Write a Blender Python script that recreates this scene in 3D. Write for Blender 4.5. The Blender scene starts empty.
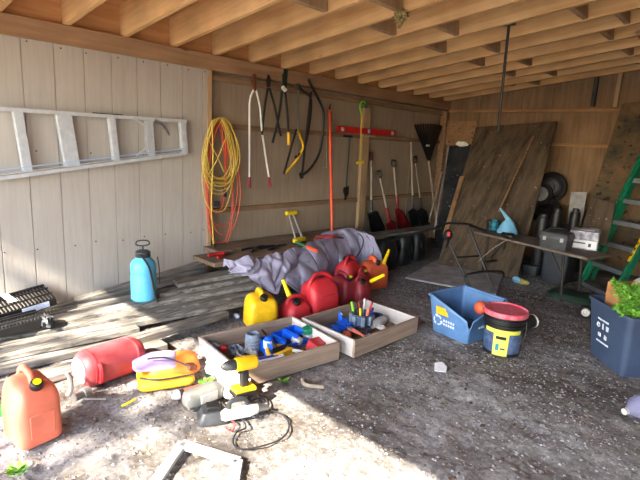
import bpy, bmesh, math, random
from mathutils import Vector, Matrix, Euler, noise as mnoise
random.seed(7)
V = Vector
D = bpy.data
COL = bpy.context.scene.collection
PI = math.pi
# ------------------------------------------------------------------ camera
FPX = 476.12
RX = V((0.7255, 0.6863, 0.0512)); RY = V((0.1746, -0.1114, -0.9783)); RZ = V((-0.6647, 0.7198, -0.2000))
CAM = V((3.827, 0.0, 1.42))
yaw, pit, rol = 0.745707, 0.2013465, 0.0523901
fw = V((-math.sin(yaw)*math.cos(pit), math.cos(yaw)*math.cos(pit), -math.sin(pit)))
rr0 = fw.cross(V((0, 0, 1))).normalized(); uu0 = rr0.cross(fw)
RX = math.cos(rol)*rr0 + math.sin(rol)*uu0
UP = -math.sin(rol)*rr0 + math.cos(rol)*uu0
def ray(x, y): return RX*((x-320)/FPX) - UP*((y-240)/FPX) + fw
def g(x, y, z=0.0):
    r = ray(x, y); return CAM + r*((z-CAM.z)/r.z)
def w(x, y, X=0.0):
    r = ray(x, y); return CAM + r*((X-CAM.x)/r.x)
def b(x, y, Y=6.9):
    r = ray(x, y); return CAM + r*((Y-CAM.y)/r.y)
def at(x, y, depth):                       # a point at a depth in metres along the view
    return CAM + ray(x, y)*depth
cd = D.cameras.new('camera'); cam = D.objects.new('camera', cd); COL.objects.link(cam)
cd.sensor_fit = 'HORIZONTAL'; cd.sensor_width = 36.0; cd.lens = FPX/640*36.0
cd.clip_start = 0.05; cd.clip_end = 200
mw = Matrix((RX, UP, -fw)).transposed().to_4x4(); mw.translation = CAM
cam.matrix_world = mw
bpy.context.scene.camera = cam
# ------------------------------------------------------------------ materials
def lin(c):
    return tuple(((v/255)/12.92 if v/255 <= .04045 else ((v/255+.055)/1.055)**2.4) for v in c) + (1.0,)
def nodes(name):
    m = D.materials.new(name); m.use_nodes = True
    nt = m.node_tree; bs = nt.nodes['Principled BSDF']
    return m, nt, bs
def mat(name, col, rough=.6, metal=0.0, var=.18, scale=9.0, bump=.08, col2=None, trans=0.0, coat=0.0, bscale=40.0, alpha=1.0):
    m, nt, bs = nodes(name); N = nt.nodes; L = nt.links
    tc = N.new('ShaderNodeTexCoord'); nz = N.new('ShaderNodeTexNoise')
    nz.inputs['Scale'].default_value = scale; nz.inputs['Detail'].default_value = 6; nz.inputs['Roughness'].default_value = .65
    L.new(tc.outputs['Object'], nz.inputs['Vector'])
    cr = N.new('ShaderNodeValToRGB')
    c = lin(col); d = lin(col2) if col2 else tuple(v*(1-var*2) for v in c[:3])+(1,)
    e = c if col2 else tuple(min(1, v*(1+var)) for v in c[:3])+(1,)
    cr.color_ramp.elements[0].position = .32; cr.color_ramp.elements[0].color = d
    cr.color_ramp.elements[1].position = .68; cr.color_ramp.elements[1].color = e
    L.new(nz.outputs['Fac'], cr.inputs['Fac']); L.new(cr.outputs['Color'], bs.inputs['Base Color'])
    bs.inputs['Roughness'].default_value = rough; bs.inputs['Metallic'].default_value = metal
    if trans: bs.inputs['Transmission Weight'].default_value = trans
    if coat: bs.inputs['Coat Weight'].default_value = coat
    if bump:
        n2 = N.new('ShaderNodeTexNoise'); n2.inputs['Scale'].default_value = bscale; n2.inputs['Detail'].default_value = 4
        L.new(tc.outputs['Object'], n2.inputs['Vector'])
        bp = N.new('ShaderNodeBump'); bp.inputs['Strength'].default_value = min(1, bump*3); bp.inputs['Distance'].default_value = .01
        L.new(n2.outputs['Fac'], bp.inputs['Height']); L.new(bp.outputs['Normal'], bs.inputs['Normal'])
    return m
def wood(name, c1, c2, axis='Y', scale=3.0, rough=.8, bump=.3, c3=None, stretch=14.0, rnd=.25, knots=False, mott=.17):
    m, nt, bs = nodes(name); N = nt.nodes; L = nt.links
    tc = N.new('ShaderNodeTexCoord'); mp = N.new('ShaderNodeMapping'); oi = N.new('ShaderNodeObjectInfo')
    s = [scale*stretch]*3; s['XYZ'.index(axis)] = scale
    mp.inputs['Scale'].default_value = s
    L.new(tc.outputs['Object'], mp.inputs['Vector'])
    ad = N.new('ShaderNodeVectorMath'); ad.operation = 'ADD'
    sc = N.new('ShaderNodeMath'); sc.operation = 'MULTIPLY'; sc.inputs[1].default_value = 57.0
    L.new(oi.outputs['Random'], sc.inputs[0]); L.new(mp.outputs['Vector'], ad.inputs[0]); L.new(sc.outputs[0], ad.inputs[1])
    nz = N.new('ShaderNodeTexNoise'); nz.inputs['Scale'].default_value = 1.0; nz.inputs['Detail'].default_value = 8; nz.inputs['Roughness'].default_value = .62
    nz.inputs['Distortion'].default_value = .6
    L.new(ad.outputs[0], nz.inputs['Vector'])
    cr = N.new('ShaderNodeValToRGB'); cr.color_ramp.elements[0].position = .3; cr.color_ramp.elements[1].position = .7
    cr.color_ramp.elements[0].color = lin(c1); cr.color_ramp.elements[1].color = lin(c2)
    if c3:
        el = cr.color_ramp.elements.new(.5); el.color = lin(c3)
    L.new(nz.outputs['Fac'], cr.inputs['Fac'])
    out = cr.outputs['Color']
    big = N.new('ShaderNodeTexNoise'); big.inputs['Scale'].default_value = 2.3; big.inputs['Detail'].default_value = 4
    L.new(tc.outputs['Object'], big.inputs['Vector'])
    mr = N.new('ShaderNodeMapRange'); mr.inputs['From Min'].default_value = .3; mr.inputs['From Max'].default_value = .7
    mr.inputs['To Min'].default_value = 1-mott*1.3; mr.inputs['To Max'].default_value = 1+mott*.7
    L.new(big.outputs['Fac'], mr.inputs['Value'])
    mr2 = N.new('ShaderNodeMapRange'); mr2.inputs['To Min'].default_value = 1-rnd; mr2.inputs['To Max'].default_value = 1+rnd*.6
    L.new(oi.outputs['Random'], mr2.inputs['Value'])
    mu = N.new('ShaderNodeMath'); mu.operation = 'MULTIPLY'; L.new(mr.outputs[0], mu.inputs[0]); L.new(mr2.outputs[0], mu.inputs[1])
    mx = N.new('ShaderNodeVectorMath'); mx.operation = 'SCALE'; L.new(out, mx.inputs[0]); L.new(mu.outputs[0], mx.inputs['Scale'])
    out = mx.outputs[0]
    if knots:
        vo = N.new('ShaderNodeTexVoronoi'); vo.inputs['Scale'].default_value = 3.2
        m2 = N.new('ShaderNodeMapping'); k = [1.0, 1.0, 1.0]; k['XYZ'.index(axis)] = .55; m2.inputs['Scale'].default_value = k
        L.new(tc.outputs['Object'], m2.inputs['Vector'])
        a2 = N.new('ShaderNodeVectorMath'); a2.operation = 'ADD'; L.new(m2.outputs[0], a2.inputs[0]); L.new(sc.outputs[0], a2.inputs[1])
        L.new(a2.outputs[0], vo.inputs['Vector'])
        kr = N.new('ShaderNodeMapRange'); kr.inputs['From Min'].default_value = .035; kr.inputs['From Max'].default_value = .09
        kr.inputs['To Min'].default_value = .4; kr.inputs['To Max'].default_value = 1.0
        L.new(vo.outputs['Distance'], kr.inputs['Value'])
        m3 = N.new('ShaderNodeVectorMath'); m3.operation = 'SCALE'; L.new(out, m3.inputs[0]); L.new(kr.outputs[0], m3.inputs['Scale']); out = m3.outputs[0]
    L.new(out, bs.inputs['Base Color'])
    bs.inputs['Roughness'].default_value = rough; bs.inputs['Specular IOR Level'].default_value = .25
    bp = N.new('ShaderNodeBump'); bp.inputs['Strength'].default_value = bump; bp.inputs['Distance'].default_value = .006
    L.new(nz.outputs['Fac'], bp.inputs['Height']); L.new(bp.outputs['Normal'], bs.inputs['Normal'])
    return m
def island(name, cols, rough=.85, bump=0.0):
    """every loose piece of the mesh takes a colour of its own"""
    m, nt, bs = nodes(name); N = nt.nodes; L = nt.links
    ge = N.new('ShaderNodeNewGeometry'); cr = N.new('ShaderNodeValToRGB'); cr.color_ramp.interpolation = 'LINEAR'
    es = cr.color_ramp.elements
    es[0].color = lin(cols[0]); es[1].color = lin(cols[-1])
    for i, c in enumerate(cols[1:-1]):
        e = es.new((i+1)/(len(cols)-1)); e.color = lin(c)
    L.new(ge.outputs['Random Per Island'], cr.inputs['Fac']); L.new(cr.outputs['Color'], bs.inputs['Base Color'])
    bs.inputs['Roughness'].default_value = rough; bs.inputs['Specular IOR Level'].default_value = .3
    return m
def dirt(name):
    m, nt, bs = nodes(name); N = nt.nodes; L = nt.links
    tc = N.new('ShaderNodeTexCoord')
    n1 = N.new('ShaderNodeTexNoise'); n1.inputs['Scale'].default_value = 1.1; n1.inputs['Detail'].default_value = 8; n1.inputs['Roughness'].default_value = .6
    n2 = N.new('ShaderNodeTexNoise'); n2.inputs['Scale'].default_value = 34; n2.inputs['Detail'].default_value = 8; n2.inputs['Roughness'].default_value = .75
    vo = N.new('ShaderNodeTexVoronoi'); vo.inputs['Scale'].default_value = 46
    for n in (n1, n2, vo): L.new(tc.outputs['Object'], n.inputs['Vector'])
    c1 = N.new('ShaderNodeValToRGB'); c1.color_ramp.elements[0].position = .4; c1.color_ramp.elements[1].position = .62
    c1.color_ramp.elements[0].color = lin((104, 98, 93)); c1.color_ramp.elements[1].color = lin((152, 150, 150))
    L.new(n1.outputs['Fac'], c1.inputs['Fac'])
    mr = N.new('ShaderNodeMapRange'); mr.inputs['From Min'].default_value = .3; mr.inputs['From Max'].default_value = .7
    mr.inputs['To Min'].default_value = .5; mr.inputs['To Max'].default_value = 1.3
    L.new(n2.outputs['Fac'], mr.inputs['Value'])
    bw = N.new('ShaderNodeSeparateColor'); L.new(vo.outputs['Color'], bw.inputs['Color'])
    mv = N.new('ShaderNodeMapRange'); mv.inputs['To Min'].default_value = .72; mv.inputs['To Max'].default_value = 1.3
    L.new(bw.outputs[0], mv.inputs['Value'])
    mu = N.new('ShaderNodeMath'); mu.operation = 'MULTIPLY'; L.new(mr.outputs[0], mu.inputs[0]); L.new(mv.outputs[0], mu.inputs[1])
    sc = N.new('ShaderNodeVectorMath'); sc.operation = 'SCALE'; L.new(c1.outputs['Color'], sc.inputs[0]); L.new(mu.outputs[0], sc.inputs['Scale'])
    L.new(sc.outputs[0], bs.inputs['Base Color']); bs.inputs['Roughness'].default_value = .95; bs.inputs['Specular IOR Level'].default_value = .15
    ad = n2
    bp = N.new('ShaderNodeBump'); bp.inputs['Strength'].default_value = .45; bp.inputs['Distance'].default_value = .012
    L.new(ad.outputs['Fac'], bp.inputs['Height']); L.new(bp.outputs['Normal'], bs.inputs['Normal'])
    return m
def speckled(name, base, base2, spots, thr=.62, scale=40, rough=.9, axis_s=(1, 1, 1)):
    m, nt, bs = nodes(name); N = nt.nodes; L = nt.links
    tc = N.new('ShaderNodeTexCoord'); mp = N.new('ShaderNodeMapping'); mp.inputs['Scale'].default_value = axis_s
    L.new(tc.outputs['Object'], mp.inputs['Vector'])
    n1 = N.new('ShaderNodeTexNoise'); n1.inputs['Scale'].default_value = 3; n1.inputs['Detail'].default_value = 9; n1.inputs['Roughness'].default_value = .7
    n2 = N.new('ShaderNodeTexNoise'); n2.inputs['Scale'].default_value = scale; n2.inputs['Detail'].default_value = 5
    L.new(mp.outputs[0], n1.inputs['Vector']); L.new(tc.outputs['Object'], n2.inputs['Vector'])
    c1 = N.new('ShaderNodeValToRGB'); c1.color_ramp.elements[0].position = .35; c1.color_ramp.elements[1].position = .66
    c1.color_ramp.elements[0].color = lin(base); c1.color_ramp.elements[1].color = lin(base2); L.new(n1.outputs['Fac'], c1.inputs['Fac'])
    mr = N.new('ShaderNodeMapRange'); mr.inputs['From Min'].default_value = thr; mr.inputs['From Max'].default_value = thr+.05
    L.new(n2.outputs['Fac'], mr.inputs['Value'])
    mx = N.new('ShaderNodeMix'); mx.data_type = 'RGBA'; L.new(mr.outputs[0], mx.inputs['Factor']); L.new(c1.outputs['Color'], mx.inputs[6]); mx.inputs[7].default_value = lin(spots)
    L.new(mx.outputs[2], bs.inputs['Base Color']); bs.inputs['Roughness'].default_value = rough; bs.inputs['Specular IOR Level'].default_value = .25
    bp = N.new('ShaderNodeBump'); bp.inputs['Strength'].default_value = .4; bp.inputs['Distance'].default_value = .006
    L.new(n1.outputs['Fac'], bp.inputs['Height']); L.new(bp.outputs['Normal'], bs.inputs['Normal'])
    return m
K = {}
K['siding'] = wood('painted_siding', (168, 159, 149), (178, 170, 160), 'Z', 2.6, .75, .35, rnd=.0, mott=.05)
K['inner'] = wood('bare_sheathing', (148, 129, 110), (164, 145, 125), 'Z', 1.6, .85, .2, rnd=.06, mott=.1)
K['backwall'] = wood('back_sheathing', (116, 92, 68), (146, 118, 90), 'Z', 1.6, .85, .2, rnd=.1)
K['joist'] = wood('new_lumber', (206, 156, 100), (230, 188, 134), 'X', 1.6, .7, .15, rnd=.12, knots=True)
K['beamw'] = wood('aged_beam', (146, 112, 82), (174, 138, 104), 'Y', 1.5, .8, .2, rnd=.1, knots=True)
K['deck'] = wood('roof_deck', (180, 126, 78), (206, 154, 102), 'Y', 1.5, .8, .15, rnd=.05)
K['stud'] = wood('stud_wood', (160, 130, 98), (188, 158, 122), 'Z', 1.6, .8, .2, rnd=.1, knots=True)
K['ledge'] = wood('ledge_wood', (92, 76, 62), (136, 116, 96), 'Y', 2.4, .9, .5, rnd=.1)
K['girt'] = wood('girt_wood', (124, 96, 72), (158, 126, 98), 'Y', 1.6, .85, .2, rnd=.15)
K['girtx'] = wood('girt_wood_cross', (132, 98, 66), (166, 128, 88), 'X', 1.6, .85, .2, rnd=.15)
K['grey_y'] = wood('weathered_plank', (46, 44, 42), (150, 144, 136), 'Y', 3.4, .92, 1.0, c3=(112, 107, 100), rnd=.25)
K['old_x'] = wood('drawer_pine', (128, 110, 96), (170, 148, 130), 'X', 2.0, .88, .25, rnd=.05)
K['ply'] = speckled('dirty_plywood', (58, 49, 40), (104, 88, 72), (170, 154, 134), .68, 30, axis_s=(3.4, .8, .5))
K['ply2'] = speckled('dark_sheet', (22, 24, 28), (52, 54, 58), (120, 118, 112), .66, 26)
K['ply3'] = speckled('mouldy_board', (58, 58, 48), (118, 92, 66), (44, 40, 34), .6, 14)
K['stripblue'] = mat('pale_blue_strip', (150, 186, 222), .5, var=.1)
K['slab'] = mat('grey_board', (160, 156, 155), .95, var=.2, scale=6)
K['osb'] = speckled('offcut_board', (122, 92, 66), (158, 124, 92), (90, 66, 46), .6, 30)
K['alu'] = mat('aluminium', (188, 190, 192), .5, .15, var=.08, scale=20, bump=.03)
K['steel'] = mat('steel', (165, 166, 168), .35, .85, var=.15)
K['dsteel'] = mat('dark_steel', (58, 54, 52), .5, .6, var=.3)
K['rust'] = mat('rusty_steel', (116, 66, 44), .8, .3, var=.35)
K['black'] = mat('black_plastic', (20, 20, 22), .5, var=.25, scale=14)
K['blackr'] = mat('black_rubber', (22, 22, 24), .8, var=.3, scale=14, bump=.15)
K['dgrey'] = mat('dark_grey_plastic', (48, 50, 54), .55, var=.2)
K['grey'] = mat('grey_plastic', (150, 150, 148), .5, var=.15)
K['capgreen'] = mat('cap_green', (40, 150, 50), .5, var=.1)
K['mgrey'] = mat('mid_grey_plastic', (104, 104, 100), .55, var=.15)
K['lgrey'] = mat('pale_grey_plastic', (196, 196, 192), .5, var=.12)
K['white'] = mat('white_plastic', (232, 230, 224), .45, var=.06)
K['red'] = mat('red_plastic', (188, 30, 40), .5, var=.14, scale=7, bump=.03, col2=(176, 46, 54))
K['dred'] = mat('old_dark_red_plastic', (150, 42, 54), .5, var=.2, scale=7, bump=.03)
K['fred'] = mat('dusty_red_plastic', (172, 40, 48), .6, var=.14, scale=6, bump=.04, col2=(176, 82, 84))
K['orange'] = mat('faded_orange_plastic', (224, 116, 88), .55, var=.1, scale=5, bump=.03)
K['orange2'] = mat('orange_red_plastic', (214, 96, 60), .5, var=.12, scale=5, bump=.03)
K['yellow'] = mat('yellow_plastic', (232, 184, 24), .45, var=.12, scale=7, bump=.03)
K['byellow'] = mat('bright_yellow_plastic', (240, 206, 20), .45, var=.1)
K['navy'] = mat('navy_bin_plastic', (58, 72, 98), .5, var=.1, scale=4, bump=.04)
K['rblue'] = mat('recycling_blue_plastic', (84, 122, 168), .5, var=.14, scale=6, bump=.03)
K['blue'] = mat('blue_plastic', (18, 92, 214), .4, var=.1)
K['dblue'] = mat('dark_blue_tape', (30, 48, 130), .45, var=.15)
K['sky'] = mat('light_blue_plastic', (92, 184, 226), .42, var=.08, scale=6, bump=.02)
K['pblue'] = mat('pale_blue_plastic', (126, 190, 226), .4, var=.05)
K['teal'] = mat('teal_plastic', (22, 130, 150), .45, var=.15)
K['green'] = mat('green_fibreglass', (14, 118, 84), .42, var=.15, scale=9)
K['dgreen'] = mat('dark_green_metal', (36, 62, 50), .5, .2, var=.25)
K['lime'] = mat('lime_plastic', (128, 206, 40), .45, var=.1)
K['pole'] = mat('orange_fibreglass', (224, 84, 52), .45, var=.1)
K['levelred'] = mat('red_paint', (196, 30, 34), .45, .1, var=.1)
K['ashw'] = wood('tool_handle_ash', (140, 126, 110), (174, 160, 142), 'Z', 3, .7, .1, rnd=.1)
K['ycord'] = mat('yellow_cord', (206, 174, 76), .55, var=.12, scale=30, bump=.02)
K['ocord'] = mat('orange_cord', (218, 88, 62), .55, var=.12, scale=30, bump=.02)
K['bcord'] = mat('black_cord', (30, 30, 32), .55, var=.2, scale=30, bump=.02)
K['tarp'] = mat('lavender_grey_canvas', (148, 144, 166), .85, var=.1, scale=5, bump=.1)
K['card'] = mat('cardboard', (172, 118, 74), .9, var=.1)
K['paper'] = mat('white_paper', (226, 228, 232), .8, var=.04)
K['leaf'] = island('fresh_leaves', [(62, 112, 34), (96, 150, 48), (120, 172, 66), (84, 136, 40)], .6)
K['tleaf'] = island('tree_leaves', [(60, 92, 36), (92, 124, 52), (76, 108, 40)], .6)
K['bark'] = wood('bark', (70, 58, 48), (110, 94, 80), 'Z', 3, .95, .8)
K['gravel'] = island('gravel_stones', [(96, 92, 90), (126, 125, 127), (144, 144, 148), (100, 96, 94), (134, 134, 138), (92, 87, 82), (156, 156, 160)], .9)
K['chips'] = island('leaf_litter', [(104, 86, 70), (84, 72, 62), (140, 124, 106), (66, 58, 50), (166, 156, 142)], .9)
K['dirt'] = dirt('dirt_ground')
K['blabel'] = mat('pale_label', (206, 214, 232), .5, var=.05)
K['lav'] = mat('lavender_fabric', (160, 140, 186), .7, var=.15, scale=8, bump=.1)
K['oryel'] = mat('yellow_fabric', (240, 176, 36), .7, var=.12, scale=8, bump=.1)
K['orfab'] = mat('orange_fabric', (240, 122, 44), .7, var=.15, scale=8, bump=.1)
K['nest'] = mat('nest_mud', (170, 150, 96), .95, var=.35, scale=40, bump=.4, bscale=60)
K['clear'] = mat('hazy_clear_plastic', (170, 170, 205), .25, var=.05, trans=.55)
K['bag'] = mat('black_bag', (34, 36, 42), .45, var=.3, scale=7, bump=.3, bscale=14)
K['shovelblk'] = mat('black_blade', (36, 40, 44), .4, .5, var=.3)
K['shovelred'] = mat('dark_red_blade', (134, 24, 30), .45, .1, var=.25)
# ------------------------------------------------------------------ mesh builder
def rotm(e): return Euler(e).to_matrix().to_4x4()
def T(loc=(0, 0, 0), rot=(0, 0, 0)): return Matrix.Translation(V(loc)) @ rotm(rot)
def basis(p, zdir, up=(0, 0, 1)):
    z = V(zdir).normalized(); u = V(up)
    x = u.cross(z)
    if x.length < 1e-4: x = V((1, 0, 0)).cross(z)
    x.normalize(); y = z.cross(x)
    m = Matrix((x, y, z)).transposed().to_4x4(); m.translation = V(p); return m
def smooth(pts, k=6, closed=False):
    P = [V(p) for p in pts]; n = len(P); o = []
    rng = range(n if closed else n-1)
    for i in rng:
        if closed: a, c, d, e = P[i-1], P[i], P[(i+1) % n], P[(i+2) % n]
        else: a, c, d, e = P[max(i-1, 0)], P[i], P[i+1], P[min(i+2, n-1)]
        for j in range(k):
            t = j/k
            o.append(.5*((2*c)+(d-a)*t+(2*a-5*c+4*d-e)*t*t+(3*c-a-3*d+e)*t**3))
    if not closed: o.append(P[-1])
    return o
def rrect(wd, ln, r, z, n=4, cx=0, cy=0):
    r = min(r, wd/2-1e-4, ln/2-1e-4); o = []
    for sx, sy, a0 in ((1, 1, 0), (-1, 1, PI/2), (-1, -1, PI), (1, -1, 1.5*PI)):
        for i in range(n+1):
            a = a0+PI/2*i/n
            o.append(V((cx+sx*(wd/2-r)+r*math.cos(a), cy+sy*(ln/2-r)+r*math.sin(a), z)))
    return o
class MB:
    def __init__(s, M=None): s.v = []; s.f = []; s.mi = []; s.M = M or Matrix.Identity(4); s.cur = 0
    def add(s, vs, fs):
        o = len(s.v); s.v += [s.M @ V(p) for p in vs]; s.f += [tuple(i+o for i in f) for f in fs]; s.mi += [s.cur]*len(fs); return s
    def box(s, c, d, rot=(0, 0, 0), R=None):
        m = Matrix.Translation(V(c)) @ (R.to_4x4() if R else rotm(rot)); h = V(d)/2
        vs = [m @ V((x*h.x, y*h.y, z*h.z)) for x in (-1, 1) for y in (-1, 1) for z in (-1, 1)]
        return s.add(vs, [(0, 1, 3, 2), (4, 6, 7, 5), (0, 4, 5, 1), (2, 3, 7, 6), (0, 2, 6, 4), (1, 5, 7, 3)])
    def bar(s, p0, p1, wd, ht, up=(0, 0, 1)):
        p0, p1 = V(p0), V(p1); m = basis((p0+p1)/2, p1-p0, up)
        h = (p1-p0).length/2
        vs = [m @ V((x*wd/2, y*ht/2, z*h)) for x in (-1, 1) for y in (-1, 1) for z in (-1, 1)]
        return s.add(vs, [(0, 1, 3, 2), (4, 6, 7, 5), (0, 4, 5, 1), (2, 3, 7, 6), (0, 2, 6, 4), (1, 5, 7, 3)])
    def hexa(s, bot, top):
        vs = list(bot)+list(top)
        return s.add(vs, [(3, 2, 1, 0), (4, 5, 6, 7), (0, 1, 5, 4), (1, 2, 6, 5), (2, 3, 7, 6), (3, 0, 4, 7)])
    def loft(s, secs, cb=True, ct=True):
        n = len(secs[0]); vs = [p for q in secs for p in q]; fs = []
        for k in range(len(secs)-1):
            for i in range(n):
                j = (i+1) % n; fs.append((k*n+i, k*n+j, (k+1)*n+j, (k+1)*n+i))
        if cb: fs.append(tuple(reversed(range(n))))
        if ct: fs.append(tuple(range((len(secs)-1)*n, len(secs)*n)))
        return s.add(vs, fs)
    def tube(s, pts, r, n=8, closed=False):
        P = [V(p) for p in pts]; m = len(P)
        rs = r if isinstance(r, (list, tuple)) else [r]*m
        t0 = (P[1]-P[0]).normalized(); a = V((0, 0, 1)) if abs(t0.z) < .9 else V((1, 0, 0))
        u = (a-t0*a.dot(t0)).normalized(); secs = []
        for i in range(m):
            if closed: t = (P[(i+1) % m]-P[i-1])
            else: t = P[min(i+1, m-1)]-P[max(i-1, 0)]
            if t.length < 1e-9: t = t0
            t = t.normalized(); u = u-t*u.dot(t)
            if u.length < 1e-6: u = t.orthogonal()
            u.normalize(); q = t.cross(u)
            secs.append([P[i]+(u*math.cos(2*PI*k/n)+q*math.sin(2*PI*k/n))*rs[i] for k in range(n)])
        if closed: secs.append(secs[0]); return s.loft(secs, False, False)
        return s.loft(secs)
    def lathe(s, prof, m=None, n=24):
        m = m or Matrix.Identity(4)
        return s.loft([[m @ V((r*math.cos(2*PI*k/n), r*math.sin(2*PI*k/n), z)) for k in range(n)] for r, z in prof])
    def prism(s, out, t, m=None):
        m = m or Matrix.Identity(4); n = len(out)
        vs = [m @ V((x, y, 0)) for x, y in out]+[m @ V((x, y, t)) for x, y in out]
        return s.add(vs, [tuple(reversed(range(n))), tuple(range(n, 2*n))]+[(i, (i+1) % n, n+(i+1) % n, n+i) for i in range(n)])
    def grid(s, fn, nu, nv):
        vs = [fn(i/nu, j/nv) for i in range(nu+1) for j in range(nv+1)]
        return s.add(vs, [(i*(nv+1)+j, (i+1)*(nv+1)+j, (i+1)*(nv+1)+j+1, i*(nv+1)+j+1) for i in range(nu) for j in range(nv)])
    def blob(s, c, rad, n=14, amp=.15, fr=3.0, flat=None, seed=0):
        c = V(c); vs = []; fs = []; m = n*2
        for i in range(n+1):
            a = PI*i/n
            for j in range(m):
                p = V((math.sin(a)*math.cos(2*PI*j/m), math.sin(a)*math.sin(2*PI*j/m), math.cos(a)))
                k = 1+amp*(mnoise.noise(p*fr+V((seed, seed*1.7, 0)))*1.6+mnoise.noise(p*fr*2.6+V((seed, 3, 0)))*.7)
                q = V((p.x*rad[0]*k, p.y*rad[1]*k, p.z*rad[2]*k))
                if flat is not None and q.z < flat: q.z = flat
                vs.append(c+q)
        for i in range(n):
            for j in range(m): fs.append((i*m+j, (i+1)*m+j, (i+1)*m+(j+1) % m, i*m+(j+1) % m))
        return s.add(vs, fs)
    def build(s, name, mats, parent=None, bevel=0, ang=38, sub=0, solid=0, world=True, root=None, kind=None):
        vs = s.v
        if parent is not None:
            if world:
                inv = (ROOT[parent.name]).inverted(); vs = [inv @ p for p in vs]
            loc = None
        else:
            xs = [p.x for p in vs]; ys = [p.y for p in vs]; zs = [p.z for p in vs]
            loc = V(((min(xs)+max(xs))/2, (min(ys)+max(ys))/2, min(zs))); vs = [p-loc for p in vs]
        me = D.meshes.new(name); me.from_pydata([tuple(p) for p in vs], [], s.f); me.update()
        if len(s.f) < 20000:
            bmm = bmesh.new(); bmm.from_mesh(me); bmesh.ops.recalc_face_normals(bmm, faces=bmm.faces); bmm.to_mesh(me); bmm.free()
        for m in (mats if isinstance(mats, (list, tuple)) else [mats]): me.materials.append(K[m] if isinstance(m, str) else m)
        me.polygons.foreach_set('material_index', s.mi)
        if ang: me.shade_smooth(); me.set_sharp_from_angle(angle=math.radians(ang))
        o = D.objects.new(name, me); COL.objects.link(o)
        if loc is not None: o.location = loc
        if parent is not None: o.parent = parent; ROOT[o.name] = ROOT[parent.name]
        if bevel:
            md = o.modifiers.new('bevel', 'BEVEL'); md.width = bevel; md.segments = 2; md.limit_method = 'ANGLE'; md.angle_limit = math.radians(40)
        if solid:
            md = o.modifiers.new('solid', 'SOLIDIFY'); md.thickness = solid; md.offset = 0
        if sub:
            md = o.modifiers.new('sub', 'SUBSURF'); md.levels = sub; md.render_levels = sub
        if kind: o['kind'] = kind
        return o
ROOT = {}
def tag(o, label, cat, group=None):
    o['label'] = label; o['category'] = cat
    if group: o['group'] = group
    return o
def thing(name, label, cat, loc=(0, 0, 0), rot=(0, 0, 0), group=None):
    o = D.objects.new(name, None); COL.objects.link(o); o.location = V(loc); o.rotation_euler = rot
    o.empty_display_size = .05
    ROOT[o.name] = T(loc, rot)
    return tag(o, label, cat, group)
def struct(o): o['kind'] = 'structure'; return o
def tr(n): return 'trim_%d' % n
def edge(p1, p2, depth):
    """loc and rotation of a thing whose front bottom edge runs p1 -> p2 on the ground"""
    a, c = V(p1), V(p2); d = (c-a); rz = math.atan2(d.y, d.x); nrm = V((-math.sin(rz), math.cos(rz), 0))
    return (a+c)/2+nrm*depth/2, rz, d.length
HB = 2.10; SUNK = .75; SUNE = 22.0; SKYE = .95; EXPO = 1.0
# ================================================================== the shed
ROOFK = .1254                                     # the roof climbs away from the left wall
Z0 = 2.142                                        # underside of the joists at the wall
K['fredlid'] = mat('scuffed_pink_lid', (206, 48, 78), .5, var=.2, scale=26, col2=(214, 130, 140))
K['navyd'] = mat('dark_blue_grey_plastic', (30, 34, 46), .55, var=.15)
K['tabletop'] = mat('worn_tabletop', (112, 100, 92), .8, var=.25, scale=12)
K['tboxlid'] = mat('toolbox_lid_plastic', (62, 66, 72), .5, var=.15)
K['carton'] = mat('printed_carton_board', (216, 212, 222), .7, var=.25, scale=22, col2=(84, 80, 104), bump=0)
K['leafprint'] = mat('green_print', (132, 156, 92), .6, var=.3, scale=30)
K['galv'] = mat('grey_step_metal', (122, 126, 132), .5, .4, var=.15)
K['slate'] = mat('slate_fabric', (112, 126, 144), .7, var=.2, scale=20)
K['slated'] = mat('slate_plastic', (74, 88, 112), .6, var=.2, scale=20)
XR = 5.3; YB = 6.95; YF = -1.07
def rz(x): return Z0+ROOFK*x
def gz(x, y):
    return .022*mnoise.noise(V((x*.9, y*.9, .3)))+.014*mnoise.noise(V((x*3.1, y*3.1, 2.0)))+.010*mnoise.noise(V((x*9, y*9, 5)))+.008*mnoise.noise(V((x*19, y*19, 7)))
m = MB()
nx, ny = 260, 340
m.grid(lambda a, c: (lambda x, y: V((x, y, gz(x, y)-.012)))(-.3+5.9*a, -1.4+8.6*c), nx, ny)
o = struct(m.build('floor', 'dirt', ang=60)); o.location = V((2.65, 2.9, min(v[2] for v in m.v)))
# outside yard: lit ground that bounces light under the roof
m = MB(); m.grid(lambda a, c: V((-30+60*a, -40+38.7*c, -.02+.03*mnoise.noise(V((a*30, c*30, 0))))), 40, 40)
struct(m.build('yard_ground', mat('dry_yard', (138, 131, 120), .95, var=.15, scale=1.5), kind='structure'))
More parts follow.
